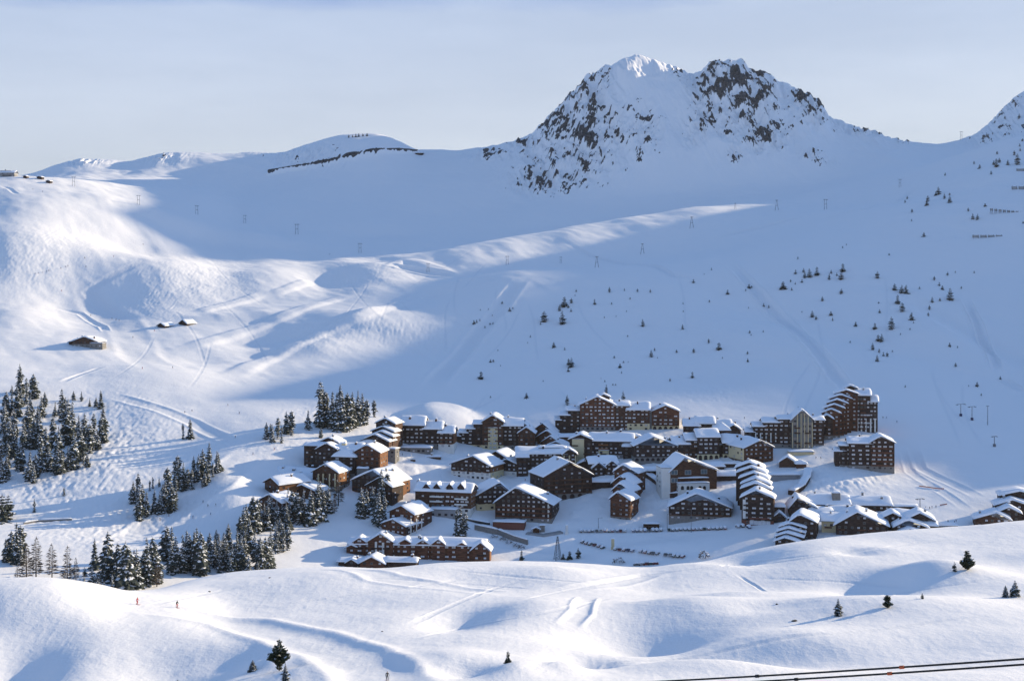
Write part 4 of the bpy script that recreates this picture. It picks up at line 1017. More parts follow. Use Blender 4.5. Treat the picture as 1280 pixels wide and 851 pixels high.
small('pavilion', 'wide low snow roof between yellow arcaded complex and white walled hall', 'pavilion', 862, 905, 583, 5, 'S', 588, 12, 'dark', 2)
small('gallery', 'flat snow roof shelf under the yellow arcades', 'gallery', 903, 931, 580, 1, 'X', 584, 6, 'dark', 2)
small('gallery', 'long low roof in front of the largest block behind the pale gable wall', 'gallery', 700, 735, 546, 3, 'S', 553, 9, 'brown', 2)
small('pavilion', 'thin dark flat canopy at foot of the largest block', 'pavilion', 738, 757, 535, 1, 'X', 539, 5, 'dark', 0, .7)
small('shed', 'small dark shed beside the sunlit tower house at the parking road', 'shed', 805, 824, 655, 1, 'X', 661, 5, 'dark', 0, .5)
small('shed', 'grey stone shed in front of the brick terrace', 'shed', 675, 681, 657, 1, 'X', 665, 3, 'stone', 0, .4)
small('shed', 'little brown shed with snow heap beside the grey stone shed', 'shed', 666, 674, 661, 2, 'F', 666, 3, 'brown', 0, .5)
small('gallery', 'low dark link roof between dark barn chalet and dormer block', 'gallery', 514, 522, 628, 1, 'X', 634, 6, 'dark', 0)
small('gallery', 'low sloping link building right of the flat roofed apartment block', 'gallery', 722, 742, 580, 4, 'F', 588, 14, 'dark', -10)
# --- far buildings on the slopes
b = Building('restaurant', 'mountain restaurant with wide sun terrace alone on the left piste', 'restaurant', 107, 434, -10)
b.block(90, 122, 427, 6, 'F', 16, 0, 'brown', base='stone', wins=DIM, th=1.0)
b.block(86, 100, 428, 3, 'F', 12, 3, 'dark', wins=DIM, th=.9)
b.block(112, 128, 429, 1, 'X', 8, -3, 'stone', wins=DIM, th=.4, over=.3)
b.finish()
for (u0, u1, ye, ri, yb, lab) in ((224, 240, 404, 4, 407, 'lone dark alpine hut on the left piste, the larger of two'), (197, 212, 407, 3, 410, 'lone dark alpine hut on the left piste, the lower smaller of two')):
    b = Building('hut', lab, 'hut', (u0 + u1) / 2, yb, -30); b.block(u0, u0 + (u1 - u0) * .6, ye, ri, 'F', 13, 0, 'dark', wins=DIM, th=.9, front=False); b.finish()
b = Building('lift_station', 'lift station with wide flat roof on the far left skyline', 'station', 6, 221, 0)
b.block(-12, 18, 216, 2, 'S', 14, 0, 'grey', base='stone', wins=DIM, th=.8); b.block(-4, 14, 214, 1, 'X', 8, 4, 'dark', wins=DIM, th=.5, front=False); b.finish()
for (u, y, wd, lab) in ((31, 223, 4, 'small dark hut beside the lift station on the skyline'), (49, 224, 6, 'dark snowed hut second from the lift station on the skyline'), (60, 229, 5, 'small grey cabin just below the left skyline')):
    b = Building('hut', lab, 'hut', u, y, -15); b.block(u - wd/2, u + wd/2, y - 2.4, 1, 'F', 6, 0, 'dark', wins=DIM, th=.6, front=False, over=.5); b.finish()
b = Building('lift_station', 'long low dark station on the ridge right of the rocky knoll', 'station', 524, 194, 0)
b.block(519, 529, 191.4, .7, 'S', 8, 0, 'dark', wins=DIM, th=.5, front=False); b.finish()
# ------------------------------------------------------------------ trees
def two_tone(name, a, b, sc):
    return wood(name, a, b, sc)
M_NEEDLE = plain('spruce_needles', (0.030, 0.040, 0.036), 0.8, 0.45, 6.0)
M_PINE = plain('pine_needles', (0.035, 0.044, 0.022), 0.8, 0.4, 6.0)
M_TWIG = plain('bare_larch_twigs', (0.085, 0.068, 0.055), 0.9, 0.35, 5.0)
M_BARK = plain('bark', (0.055, 0.042, 0.035), 0.9, 0.3, 4.0)
M_TSNOW = plain('branch_snow', (0.86, 0.885, 0.95), 0.75, 0.03, 3.0)

def conifer_meshes(seed, kind='spruce', detail=1.0):
    arolla = kind == 'arolla'
    if arolla: kind = 'spruce'
    # crown and trunk of one tree, one unit high
    r = random.Random(seed); cb = MB(); tb = MB()
    tb.tube((0, 0, -0.06), (0, 0, 0.55), 0.016, 0.010, 6); tb.tube((0, 0, 0.55), (0, 0, 0.99), 0.010, 0.002, 5)
    tiers = int({'spruce': 17, 'pine': 17, 'larch': 20, 'young': 11}[kind] * (0.7 + 0.3 * detail))
    R0 = {'spruce': r.uniform(.165, .25), 'pine': r.uniform(.27, .32), 'larch': r.uniform(.17, .22), 'young': r.uniform(.27, .36)}[kind]
    lo = {'spruce': .05, 'pine': .09, 'larch': .14, 'young': .02}[kind]
    snowp = {'spruce': r.uniform(.75, .98), 'pine': .30, 'larch': .18, 'young': .16}[kind]
    lean = (r.uniform(-.02, .02), r.uniform(-.02, .02))
    for k in range(tiers):
        f = k / (tiers - 1); z = lo + (1.0 - lo) * f ** 0.92
        prof = {'spruce': (1 - f) ** .72, 'pine': math.sin(math.pi * min(.985, .20 + .80 * f)) ** .75 * (.85 + .15 * math.sin(seed + 7 * f)), 'larch': (1 - f) ** .6, 'young': (1 - f) ** .62}[kind]
        if arolla: prof = min(1, (1 - f) * 3.2) ** .55 * (.72 + .28 * math.sin(2.6 + 2.2 * f + seed))
        if kind == 'pine': prof = min(1, (1 - f) * 2.4) ** .6 * min(1, .55 + f * 2.2) * (.80 + .2 * math.sin(seed + 8 * f))
        rad = R0 * (prof * .96 + .045) * r.uniform(.74, 1.24) * (1 + .16 * math.sin(seed * 1.7 + f * 9))
        nb = int((5 + (10 if kind == 'pine' else 6) * prof) * (0.75 + .35 * detail)) if kind != 'larch' else int(6 + 6 * prof)
        a0 = r.random() * 6.28
        for j in range(nb):
            if r.random() < (.07 if kind != 'pine' else .18): continue
            a = a0 + 6.283 * j / nb + r.uniform(-.3, .3); L = rad * r.uniform(.62, 1.18)
            dr = {'spruce': .36, 'pine': -.12, 'larch': .08, 'young': .12}[kind] * L + r.uniform(-.02, .02)
            ca, sa = math.cos(a), math.sin(a); zz = z + r.uniform(-.02, .02)
            cx, cy = lean[0] * z, lean[1] * z
            def pt(t, wd, dz=0):
                return (cx + ca * L * t - sa * wd, cy + sa * L * t + ca * wd, zz - dr * t * t + dz)
            w = L * {'spruce': .40, 'pine': .42, 'larch': .13, 'young': .42}[kind] * r.uniform(.8, 1.25); dp = w * r.uniform(.35, .7)
            if kind == 'larch': 
                for q in range(3):
                    wd = r.uniform(-1, 1) * L * .35; h = L * .05
                    cb.poly([pt(.1, 0), pt(.6, wd * .6, h), pt(1, wd, r.uniform(-.02, .03)), pt(.6, wd * .6, -.006)], [(0, 1, 2, 3)], 0)
            else:
                # a drooping spray: spine high, both edges hanging
                P0 = [pt(.02, 0), pt(.45, -w, -dp), pt(.5, 0, .006), pt(.45, w, -dp), pt(.86, -w * .62, -dp * .8), pt(.9, 0, .0), pt(.86, w * .62, -dp * .8), pt(1.1, 0, -dp * .5)]
                cb.poly(P0, [(0, 1, 2), (0, 2, 3), (1, 4, 5, 2), (2, 5, 6, 3), (4, 7, 5), (5, 7, 6)], 0)
                if detail > 1.2:
                    for q in range(5):
                        t = r.uniform(.25, 1.05); wd = r.uniform(-1, 1) * w; l = w * .5; 
                        cb.poly([pt(t, wd, -dp*.5), pt(t + .12, wd + l * r.uniform(-.6, .6), .01), pt(t + .16, wd + l * .4, -l * .6)], [(0, 1, 2)], 0)
            if r.random() < snowp:
                if kind == 'larch': w = w * 1.2
                for q in range(1 if kind == 'larch' else 3):
                    e = .008 + .006 * r.random(); sw = r.uniform(.32, .75); t0 = r.uniform(.12, .62); t1 = t0 + r.uniform(.22, .42); of = r.uniform(-.45, .45) * w
                    tm = (t0 + t1) / 2; hang = lambda v: e - dp * min(1, abs(v) / max(w, 1e-4)) * .9
                    Q = [pt(t0, of, hang(of)), pt(tm, of - w * sw, hang(of - w * sw)), pt(tm, of, hang(of) + e * .6), pt(tm, of + w * sw, hang(of + w * sw)), pt(t1, of, hang(of))]
                    cb.poly(Q, [(0, 1, 2), (0, 2, 3), (1, 4, 2), (2, 4, 3)], 1)
    top = MB()
    cb.tube((lean[0], lean[1], .93), (lean[0], lean[1], 1.0), .012, .002, 5, 0)
    m0 = {'spruce': M_NEEDLE, 'pine': M_PINE, 'larch': M_TWIG, 'young': M_NEEDLE}[kind]
    return cb.mesh('crown', [m0, M_TSNOW]), tb.mesh('trunk', [M_BARK])
SPRUCE = [conifer_meshes(s, 'arolla' if s % 5 in (1, 3) else 'spruce') for s in range(15)]
LARCH = [conifer_meshes(s, 'larch') for s in range(40, 44)]
YOUNG = [conifer_meshes(s, 'young', .8) for s in range(60, 66)]
PINES = [conifer_meshes(s, 'pine', 1.6) for s in range(80, 83)]
SNOWYS = [conifer_meshes(s, 'spruce', 1.6) for s in range(90, 92)]
def bush_mesh(seed, snow=.25):
    r = random.Random(seed); b = MB()
    for k in range(130):
        a, el = r.random() * 6.28, math.asin(r.random()); q = r.uniform(.35, .55)
        c = (math.cos(a) * math.cos(el) * q, math.sin(a) * math.cos(el) * q, .08 + math.sin(el) * q * 1.3)
        d = [Vector((r.uniform(-1, 1), r.uniform(-1, 1), r.uniform(-.6, .9))) * .13 for _ in range(3)]
        b.poly([Vector(c) + x for x in d], [(0, 1, 2)], 1 if (c[2] > .35 and r.random() < snow * 2) else 0)
    return b.mesh('bush', [M_TWIG, M_TSNOW]), b.mesh('dark_bush', [M_NEEDLE, M_TSNOW])
BUSH = [bush_mesh(s) for s in range(3)]
TREES = []
def tree(name, u, y, hpx, kit, label, cat, group, wide=1.0, dmin=0.0, parts=True):
    h = hit(u, y, dmin); H = hpx * h.y / F * (1.04)
    root = link(name, None, None, W3(h) - Vector((0, 0, 0.15)), rng.random() * 6.28)
    root.scale = (H * wide, H * wide, H); root.empty_display_size = .3
    tag(root, label, cat, group)
    link('crown', kit[0], root); link('trunk', kit[1], root)
    return root
ORD = ['', 'first', 'second', 'third', 'fourth', 'fifth', 'sixth', 'seventh', 'eighth', 'ninth', 'tenth', 'eleventh', 'twelfth', 'thirteenth', 'fourteenth', 'fifteenth', 'sixteenth',
       'seventeenth', 'eighteenth', 'nineteenth', 'twentieth']
TENS = {2: 'twenty', 3: 'thirty', 4: 'forty', 5: 'fifty', 6: 'sixty', 7: 'seventy'}
TENTH = {3: 'thirtieth', 4: 'fortieth', 5: 'fiftieth', 6: 'sixtieth', 7: 'seventieth'}
def nth(n): return ORD[n] if n <= 20 else (TENTH[n // 10] if n % 10 == 0 else TENS[n // 10] + '-' + ORD[n % 10])
def ranked(lst):
    return list(enumerate(sorted(lst, key=lambda t: t[0]), 1))
def stand(lst, where, group, kind='spruce', kits=None, adj='snow laden spruce', wide=(.85, 1.15), dmin=560, name='spruce_tree', cat='tree'):
    """rows of a stand, told apart by row (height of the foot in the picture) and place in the row"""
    kits = kits or SPRUCE
    ys = sorted(t[1] for t in lst); n = len(lst)
    rows = 1 if n <= 9 else 2 if n <= 18 else 3 if n <= 36 else 4
    names = {1: [''], 2: ['back ', 'front '], 3: ['back ', 'middle ', 'front '], 4: ['back ', 'second ', 'third ', 'front ']}[rows]
    cut = [ys[int(n * (k + 1) / rows) - 1] for k in range(rows)]
    for k in range(rows):
        row = [t for t in lst if (t[1] <= cut[k]) and (k == 0 or t[1] > cut[k - 1])]
        m = len(row)
        for i, (u, y, h) in ranked(row):
            place = f'{nth(i)} from left, {names[k]}row of {where}' if m > 1 else f'alone in {names[k]}row of {where}'
            tree(name, u, y, h, kits[rng.randrange(len(kits))], f'{adj}, {place}', cat, group, rng.uniform(*wide), dmin)

UPL = [(25,492,36),(42,498,30),(33,505,32),(15,510,28),(8,520,30),(22,520,34),(38,522,28),(52,522,26),(56,508,18),(78,527,40),(69,520,18),(92,500,12),(102,501,12),(112,508,11),(126,510,22),(120,508,12),
 (66,560,42),(58,575,40),(73,580,46),(90,545,42),(98,560,40),(84,555,45),(106,560,42),(118,555,38),(129,545,36),(127,553,34),(113,566,36),(122,562,26),(100,575,40),(92,585,44),(85,588,30),(104,580,16),
 (50,590,48),(61,588,30),(72,592,40),(37,600,35),(44,596,28),(28,580,42),(20,570,40),(12,565,42),(5,560,40),(30,560,36),(42,560,38),(10,585,32),(3,602,30),(0,585,36),(24,588,30),(50,555,40),(35,540,36),(18,545,36),(6,538,34),(47,535,28),
 (-8,600,40),(-12,570,40),(-6,545,36)]
MID = [(172,630,38),(178,641,36),(174,649,40),(183,645,30),(191,610,14),(199,608,12),(193,640,28),(206,632,30),(210,625,40),(215,638,34),(200,640,26),(222,610,36),(229,612,34),(220,625,28),(234,612,26),
 (242,600,30),(248,600,32),(253,596,34),(259,602,26),(261,590,36),(256,607,16),(271,591,27),(266,596,18)]
UPM = [(333,548,20),(340,552,22),(347,548,26),(352,553,22),(358,541,26),(364,544,30),(338,545,16)]
stand(UPM, 'the small clump above the hotel', 'spruces of the small clump above the hotel')
TALL = [(400,534,56),(408,530,40),(415,535,44),(421,538,46),(428,538,48),(434,536,44),(440,533,42),(447,531,42),(453,530,38),(458,530,30),(425,528,46),(404,530,44)]
stand(TALL, 'the tall group over the hotel', 'tall spruces behind the dark hotel')
LOWL = [(21,705,50),(26,703,46),(14,700,36),(118,712,38),(135,726,60),(146,740,60),(156,745,66),(161,735,50),(171,735,48),(167,728,40),(184,732,58),(190,728,55),(115,748,38),(122,746,30),(105,744,24),(100,742,20),(130,750,22),(140,748,30)]
LOWM = [(208,700,42),(214,705,46),(220,715,44),(229,715,46),(237,712,44),(243,715,50),(250,718,52),(246,700,40),(233,700,36),(262,700,34),(268,710,36),(275,715,40),(283,712,38),(290,716,42),(296,705,40),(301,715,40),
 (305,680,46),(312,690,40),(299,690,44),(285,685,30),(318,700,36),(325,715,42),(332,712,40),(338,700,38),(345,688,34),(351,685,36),(354,690,30),(316,665,44),(308,670,40),(322,660,36),(330,660,30),(336,652,30),
 (366,650,36),(372,655,40),(380,652,38),(388,655,42),(397,650,44),(404,645,36),(411,640,30),(360,640,30),(346,655,30),(358,660,30),(280,700,34),(270,690,28),(288,720,24),(311,720,26),(322,722,20),(258,715,30)]
def thicken(L, share, seed):
    r = random.Random(seed); return L + [(u + r.uniform(-7, 7), y + r.uniform(-6, 4), h * r.uniform(.65, 1.0)) for (u, y, h) in L if r.random() < share]
LOWL, LOWM, UPL, MID = thicken(LOWL, .55, 1), thicken(LOWM, .6, 2), thicken(UPL, .35, 3), thicken(MID, .4, 4)
stand(UPL, 'the dense upper left stand', 'spruces of the dense stand on the left slope')
stand(MID, 'the wedge shaped piste side stand', 'spruces of the wedge shaped stand beside the piste')
stand(LOWL, 'the lower left forest', 'spruces of the lower left forest')
stand(LOWM, 'the long lower forest', 'spruces of the long lower forest below the chalets')
VIL = [(452,646,36),(458,641,30),(466,636,28),(476,632,44),(485,628,36),(474,657,42),(481,655,36),(470,652,30)]
stand(VIL, 'the grove before the barn chalet', 'spruces of the grove in front of the barn like chalet')
stand([(575,671,40),(570,669,32),(581,670,30)], 'the trio under the dormer block', 'three spruces below the dormer roofed block')
stand([(229,549,20),(238,548,24)], 'the lone pair left of the piste', 'pair of spruces on the open left slope', adj='rounded snowy spruce')
stand([(33,726,46),(45,722,50),(22,735,30),(65,722,42),(84,733,50),(95,725,28),(196,733,30),(201,728,24)], 'larches in the lower left forest', 'bare larches in the lower left forest', kits=LARCH, adj='bare brown larch', name='larch_tree', wide=(1.0, 1.4))
stand([(423,632,40),(418,641,22)], 'larches below the columned chalet', 'bare larches below the columned chalet', kits=LARCH, adj='bare brown larch', name='larch_tree', wide=(1.1, 1.4))
stand([(106,720,12),(72,735,12),(10,648,30),(2,651,33),(652,700,13),(704,699,8),(712,699,11),(723,698,14)], 'young trees along valley floor', 'young trees scattered along the valley floor', kits=YOUNG, adj='young dark conifer', name='young_conifer', wide=(.8, 1.1))
for (u, y, h, lab) in ((80,619,11,'single small snowy spruce on the mogul slope below the dense left stand'), (43,640,17,'single spruce at the lower left bend of the narrow path'), (385,537,24,'slim lone spruce between the small clump and the tall group'),
                       (401,547,12,'tiny spruce just behind the dark brown hotel'), (468,521,21,'slim spruce standing apart right of the tall group')):
    tree('spruce_tree', u, y, h, SPRUCE[int(u) % 15], lab, 'tree', 'lone spruces on the snow', 1.0, 560)
for (u, y, h, lab) in ((758,491,11,'small dark conifer directly behind the cupola of the largest block'), (709,506,13,'small dark conifer on lit snow left of the largest block'), (779,501,13,'small dark conifer right of the cupola of the largest block')):
    tree('spruce_tree', u, y, h, YOUNG[int(u) % 6], lab, 'tree', 'conifers behind the largest block', .8, 560)
# foreground trees
for (u, y, h, kit, wide, lab, nm) in ((349,838,39,PINES[0],.95,'broad dark pine with snow patches beside the groomed piste, largest in front','pine_tree'), (357,852,24,SNOWYS[1],1.3,'young pine cut by the lower picture edge below the broad pine','young_conifer'),
    (316,838,14,SNOWYS[0],2.2,'small bowed snow buried conifer left of the broad pine','young_conifer'), (635,828,16,YOUNG[0],.8,'slim dark young conifer alone in the middle of the front snow field','young_conifer'),
    (1209,712,24,PINES[1],1.0,'broad dark pine on the snow mound at right','pine_tree'), (1193,714,13,YOUNG[1],.9,'little slim conifer left of the broad pine on the mound','young_conifer'),
    (1048,769,21,SNOWYS[1],1.7,'snow dusted bushy conifer on the snow hollow rim at right','young_conifer'), (1109,759,16,PINES[2],1.1,'low spreading pine with snow between the hollow and the mound','pine_tree'),
    (1153,748,8,YOUNG[2],1.1,'tiny conifer below the snow mound','young_conifer'), (1257,746,15,SNOWYS[0],1.6,'short bushy conifer at right edge, left of two','young_conifer'), (1269,746,21,SPRUCE[2],1.5,'taller pale conifer at right edge of the front snow','young_conifer'),
    (222,856,8,YOUNG[3],.9,'tip of a small conifer at the lower picture edge','young_conifer')):
    tree(nm, u, y, h, kit, lab, 'tree', None, wide, 0)
def bush(u, y, h, lab, dark=0, group=None, wide=1.0):
    p = hit(u, y, 560 if y < 705 else 0); H = h * p.y / F
    o = link('bush', BUSH[int(u) % 3][dark], None, W3(p), rng.random() * 6.28, (H * wide, H * wide, H)); tag(o, lab, 'bush', group)
bush(880, 698, 14, 'leafless round bush with snow at end of the lower parking row'); bush(773, 704, 10, 'low leafless bush at the valley edge behind the front snow ridge', wide=1.4)
# conifers scattered over the shaded slope (column, foot row, height; 'b' a leafless bush)
def unpack(txt, ou, oy, sc):
    v = [float(x) for x in txt.split()]; return [(ou + v[i] / sc, oy + v[i+1] / sc, v[i+2] / sc) for i in range(0, len(v), 3)]
S1 = unpack("452 270 50 435 285 12 547 198 45 525 220 30 580 182 24 538 280 60 566 205 14 579 224 16 603 130 14 598 150 8 760 132 26 690 190 26 830 124 12 892 130 16 952 134 18 857 166 12 770 190 12 736 254 9 791 248 8 840 224 8 916 292 34 1106 188 10 1107 224 8 1104 306 24 1155 88 18 1205 50 8 1240 28 12 1230 180 14 1227 370 22 1275 402 34 1156 416 22 1076 416 16 1150 535 30 1045 552 18 956 436 34 972 408 16 986 443 8 782 442 14 826 464 10 848 463 8 809 487 20 817 514 12 580 484 44 568 474 30 566 506 20 498 392 26 549 404 14 388 343 10 375 372 8 235 408 8 200 462 16 213 460 14 247 480 8 155 540 36 448 552 8 720 540 6 738 554 10 776 570 10 789 570 10 846 342 10 122 282 20 135 274 14 150 266 10 174 300 12 198 284 10 212 282 10 255 186 14 290 220 18 305 210 10 208 244 8 190 215 8 152 218 8 370 630 26 200 628 10", 560, 330, 3.765)
S2 = unpack("32 228 20 122 202 18 133 200 10 108 214 10 184 280 16 205 284 12 120 288 8 125 392 14 131 402 8 182 388 10 10 498 8 116 480 14 117 512 16 265 205 32 297 176 12 302 210 12 317 186 10 345 178 14 318 142 18 352 136 20 357 158 26 376 156 36 408 148 36 460 166 26 468 140 16 517 132 34 511 164 34 492 150 14 662 160 30 511 224 22 431 256 20 388 324 28 405 334 16 467 316 18 474 338 14 345 304 8 571 362 20 652 374 26 721 374 52 735 208 26 765 222 34 783 222 34 748 268 38 767 300 38 672 306 16 668 266 8 806 334 30 840 206 12 902 168 18 923 192 16 936 208 18 968 252 50 882 292 20 877 320 18 893 262 24 926 256 14 958 148 16 991 138 10 1070 138 10 1016 205 12 680 428 34 666 424 26 643 462 30 670 474 20 688 488 18 704 490 20 662 510 28 548 432 10 726 470 8 760 398 8 800 378 10 815 350 10 967 448 18 1000 452 8 992 532 18 1082 616 20 1047 616 8 1100 655 12 780 620 12 1180 585 14 712 64 10 516 34 10 532 22 8 328 80 12", 900, 300, 3.368)
S3 = unpack("718 215 24 652 216 14 720 345 16 733 320 14 695 385 24 665 430 24 710 428 50 615 380 16 600 430 22 612 440 40 626 420 24 588 474 20 535 446 20 509 426 16 375 480 16 344 566 36 332 572 20 372 586 26 396 604 30 396 570 14 295 600 30 290 618 28 200 588 18 190 604 14 222 650 20 482 644 18 503 680 28 525 682 28 560 622 16 277 760 20 220 690 12 568 300 20 549 310 14 605 235 12 620 212 10 722 365 14 736 700 12 690 140 14", 1080, 90, 3.7)
def scatter(lst, where, group):
    ys = sorted(t[1] for t in lst); n = len(lst); k = max(1, round(n / 16)); edges = [ys[int(n * (i + 1) / k) - 1] for i in range(k)]
    bands = {1: ['']}.get(k) or (['top band'] + [f'{ORD[i]} band down' for i in range(2, k)] + ['lowest band'])
    prev = -1e9
    for bnd, e in zip(bands, edges):
        row = [t for t in lst if prev < t[1] <= e]; prev = e
        for i, (u, y, h) in ranked(row):
            small = 'tiny' if h < 4 else 'small' if h < 8 else 'sturdy'
            tree('small_conifer', u, y, h, YOUNG[rng.randrange(6)], f'{small} dark conifer, {nth(i)} from left, {bnd} of {where}', 'tree', group, rng.uniform(.95, 1.4), 800)
scatter(S1, 'the central shaded slope', 'small conifers scattered on the central shaded slope')
scatter(S2, 'slope above the tallest block', 'small conifers scattered above the tallest block')
scatter(S3, 'steep upper right slope', 'small conifers scattered on the steep upper right slope')
for i, (u, y, h) in ranked(unpack("495 95 17 515 93 15 532 92 19 548 89 19 570 87 17 592 86 17", 320, 150, 4.267)):
    tree('small_conifer', u, y, h, YOUNG[i % 6], f'tiny conifer, {nth(i)} from left on the rocky knoll on the skyline', 'tree', 'row of trees on the skyline knoll', 1.2, 2000)
# ------------------------------------------------------------------ parked cars under snow
def car_mesh(colour, seed):
    b = MB(); w, l = .86, 2.1
    prof = [(-l, .28), (l, .28), (l, .72), (l - .9, .92), (l - 1.5, 1.42), (-l + .7, 1.45), (-l + .1, .95), (-l, .8)]
    n = len(prof)
    b.poly([(-w, y, z) for y, z in prof] + [(w, y, z) for y, z in prof], [tuple(range(n)), tuple(range(2*n-1, n-1, -1))] + [(i, i+n, (i+1) % n + n, (i+1) % n) for i in range(n)], 0)
    b.box(-w + .1, w - .1, -l + .28, l - 1.3, .98, 1.36, 1); b.box(-w - .012, w + .012, -l + .9, l - 1.6, 1.0, 1.32, 1)
    for sx in (-1, 1):
        for y in (-1.3, 1.3): b.tube((sx * (w - .18), y, .32), (sx * (w + .02), y, .32), .32, n=10, mi=2)
        b.box(sx * .62 - .14, sx * .62 + .14, -l - .015, -l + .05, .62, .76, 3)
    return b.mesh('car_body', [colour, MG_D, MW['black'], MG_L])
CARC = [plain('car_paint', c, 0.3, metal=.2) for c in ((.03,.03,.035), (.12,.13,.14), (.05,.06,.12), (.16,.03,.03), (.3,.31,.32), (.02,.05,.04))]
CARS = [car_mesh(c, i) for i, c in enumerate(CARC)]
sbm = MB(); snow_patch(sbm, lambda a, t: (-.9 + 1.8 * a, -1.55 + 2.9 * t, 1.36), .75, 7, 9, 2)
snow_patch(sbm, lambda a, t: (-.86 + 1.72 * a, -2.1 + .9 * t, .80), .5, 6, 5, 5)
CAR_SNOW = sbm.mesh('snow_cover', [MS], True)
cn = ['black', 'grey', 'dark blue', 'dark red', 'silver', 'dark green']
def car(u, y, rz, label, group):
    p = hit(u, y, 560); k = rng.randrange(6)
    c = link('parked_car', None, None, W3(p), rz); tag(c, label, 'car', group); c.empty_display_size = 1
    link('car_body', CARS[k], c)
    if rng.random() < .9: link('snow_cover', CAR_SNOW, c)
def along(pts, sp):
    out = []; acc = 0
    for (a, b) in zip(pts[:-1], pts[1:]):
        L = math.hypot(b[0] - a[0], b[1] - a[1]); t = acc
        while t < L: out.append((a[0] + (b[0] - a[0]) * t / L, a[1] + (b[1] - a[1]) * t / L)); t += sp
        acc = t - L
    return out
for i, (u, y) in enumerate(along([(726,664.5), (800,664), (860,662.5), (908,661)], 5.0), 1):
    if i in (13, 22): continue
    car(u + rng.uniform(-.4, .4), y + rng.uniform(-.3, .3), rng.uniform(-.08, .08), f'snow covered parked car, space {nth(i)} from left in the upper parking row', 'snow covered cars in the upper parking row')
for i, (u, y) in enumerate(along([(728,678), (758,686), (800,690), (857,697)], 5.3), 1):
    if i in (7, 8, 14, 20): continue
    car(u + rng.uniform(-.5, .5), y + rng.uniform(-.4, .4), R(-25) + rng.uniform(-.1, .1), f'snow covered parked car, space {nth(i)} from left in the lower parking row', 'snow covered cars in the lower parking row')
for i, u in enumerate((796, 802, 808, 814, 819), 1):
    car(u, 706.5 - (u - 796) * .06, R(90), f'dark parked vehicle, {nth(i)} from left behind the front snow ridge', 'vehicles half hidden behind the front snow ridge')
for i, (u, y) in enumerate(((922, 659), (928, 658.5), (936, 660)), 1): car(u, y, .2, f'parked car, {nth(i)} of three beside the shop tower house', 'cars beside the shop tower house')

# ------------------------------------------------------------------ skiers and walkers
def skin_body(joints, edges, name, mats, paint):
    me = bpy.data.meshes.new('sk'); me.from_pydata([j[0] for j in joints], edges, []); o = bpy.data.objects.new('sk', me); COL.objects.link(o)
    md = o.modifiers.new('s', 'SKIN'); md.use_smooth_shade = True
    for v, j in zip(me.skin_vertices[0].data, joints): v.radius = j[1]
    me.skin_vertices[0].data[0].use_root = True
    sub = o.modifiers.new('d', 'SUBSURF'); sub.levels = 1
    bpy.context.view_layer.update()
    res = bpy.data.meshes.new_from_object(o.evaluated_get(bpy.context.evaluated_depsgraph_get())); res.name = name
    bpy.data.objects.remove(o); res.materials.clear()
    for m in mats: res.materials.append(m)
    for p in res.polygons: p.material_index = paint(p.center)
    return res
def person_mesh(jacket, trousers, cap, pose, i):
    k = .18 if pose == 'ski' else 0.03
    J = [((0, 0, .95), (.15, .12)), ((0, -k * .5, 1.2), (.15, .11)), ((0, -k, 1.42), (.17, .12)), ((0, -k * 1.2, 1.54), (.06, .06)), ((0, -k * 1.4, 1.63), (.09, .10)), ((0, -k * 1.4, 1.76), (.075, .09)),
         ((-.11, -.02, .9), (.10, .10)), ((-.14, -k * 1.3, .5), (.075, .08)), ((-.15, k * .3, .1), (.06, .06)), ((-.15, -.16, .05), (.05, .045)),
         ((.11, -.02, .9), (.10, .10)), ((.14, -k * 1.3, .5), (.075, .08)), ((.15, k * .3, .1), (.06, .06)), ((.15, -.16, .05), (.05, .045)),
         ((-.2, -k, 1.4), (.07, .07)), ((-.31, -k * .6, 1.14), (.055, .055)), ((-.33, -.2 - k, .98), (.045, .045)), ((-.33, -.29 - k, .97), (.04, .035)),
         ((.2, -k, 1.4), (.07, .07)), ((.31, -k * .6, 1.14), (.055, .055)), ((.33, -.2 - k, .98), (.045, .045)), ((.33, -.29 - k, .97), (.04, .035))]
    E = [(0,1),(1,2),(2,3),(3,4),(4,5),(0,6),(6,7),(7,8),(8,9),(0,10),(10,11),(11,12),(12,13),(2,14),(14,15),(15,16),(16,17),(2,18),(18,19),(19,20),(20,21)]
    def paint(c):
        if c.z > 1.70: return 2
        if c.z > 1.53: return 3
        if c.z < .12: return 4
        if c.z < .93 and abs(c.x) < .26: return 1
        return 0
    return skin_body(J, E, 'body', [jacket, trousers, cap, MSKIN, MW['black']], paint)
MSKIN = plain('skin', (.45, .27, .19), .6)
CL = {n: plain('cloth_' + n, c, .8) for n, c in (('red', (.42, .02, .02)), ('black', (.015, .015, .018)), ('navy', (.02, .03, .09)), ('grey', (.10, .10, .10)), ('blue', (.04, .12, .30)), ('green', (.04, .09, .04)))}
OUT = [('red', 'red', 'black'), ('black', 'red', 'black'), ('grey', 'black', 'black'), ('navy', 'black', 'navy'), ('black', 'black', 'grey'), ('blue', 'black', 'black'), ('red', 'black', 'black')]
PM = {(i, ps): person_mesh(CL[a], CL[b_], CL[c], ps, i) for i, (a, b_, c) in enumerate(OUT) for ps in ('ski', 'stand')}
skb = MB(); skb.box(-.045, .045, -.95, .75, 0, .02); skb.poly([(-.045, -.95, 0), (.045, -.95, 0), (.03, -1.1, .1), (-.03, -1.1, .1)], [(0, 1, 2, 3)])
SKI = skb.mesh('ski', [CL['red']]); plb = MB(); plb.tube((0, 0, 0), (0, -.35, 1.0), .012, n=5); POLE = plb.mesh('ski_pole', [MW['steel']])
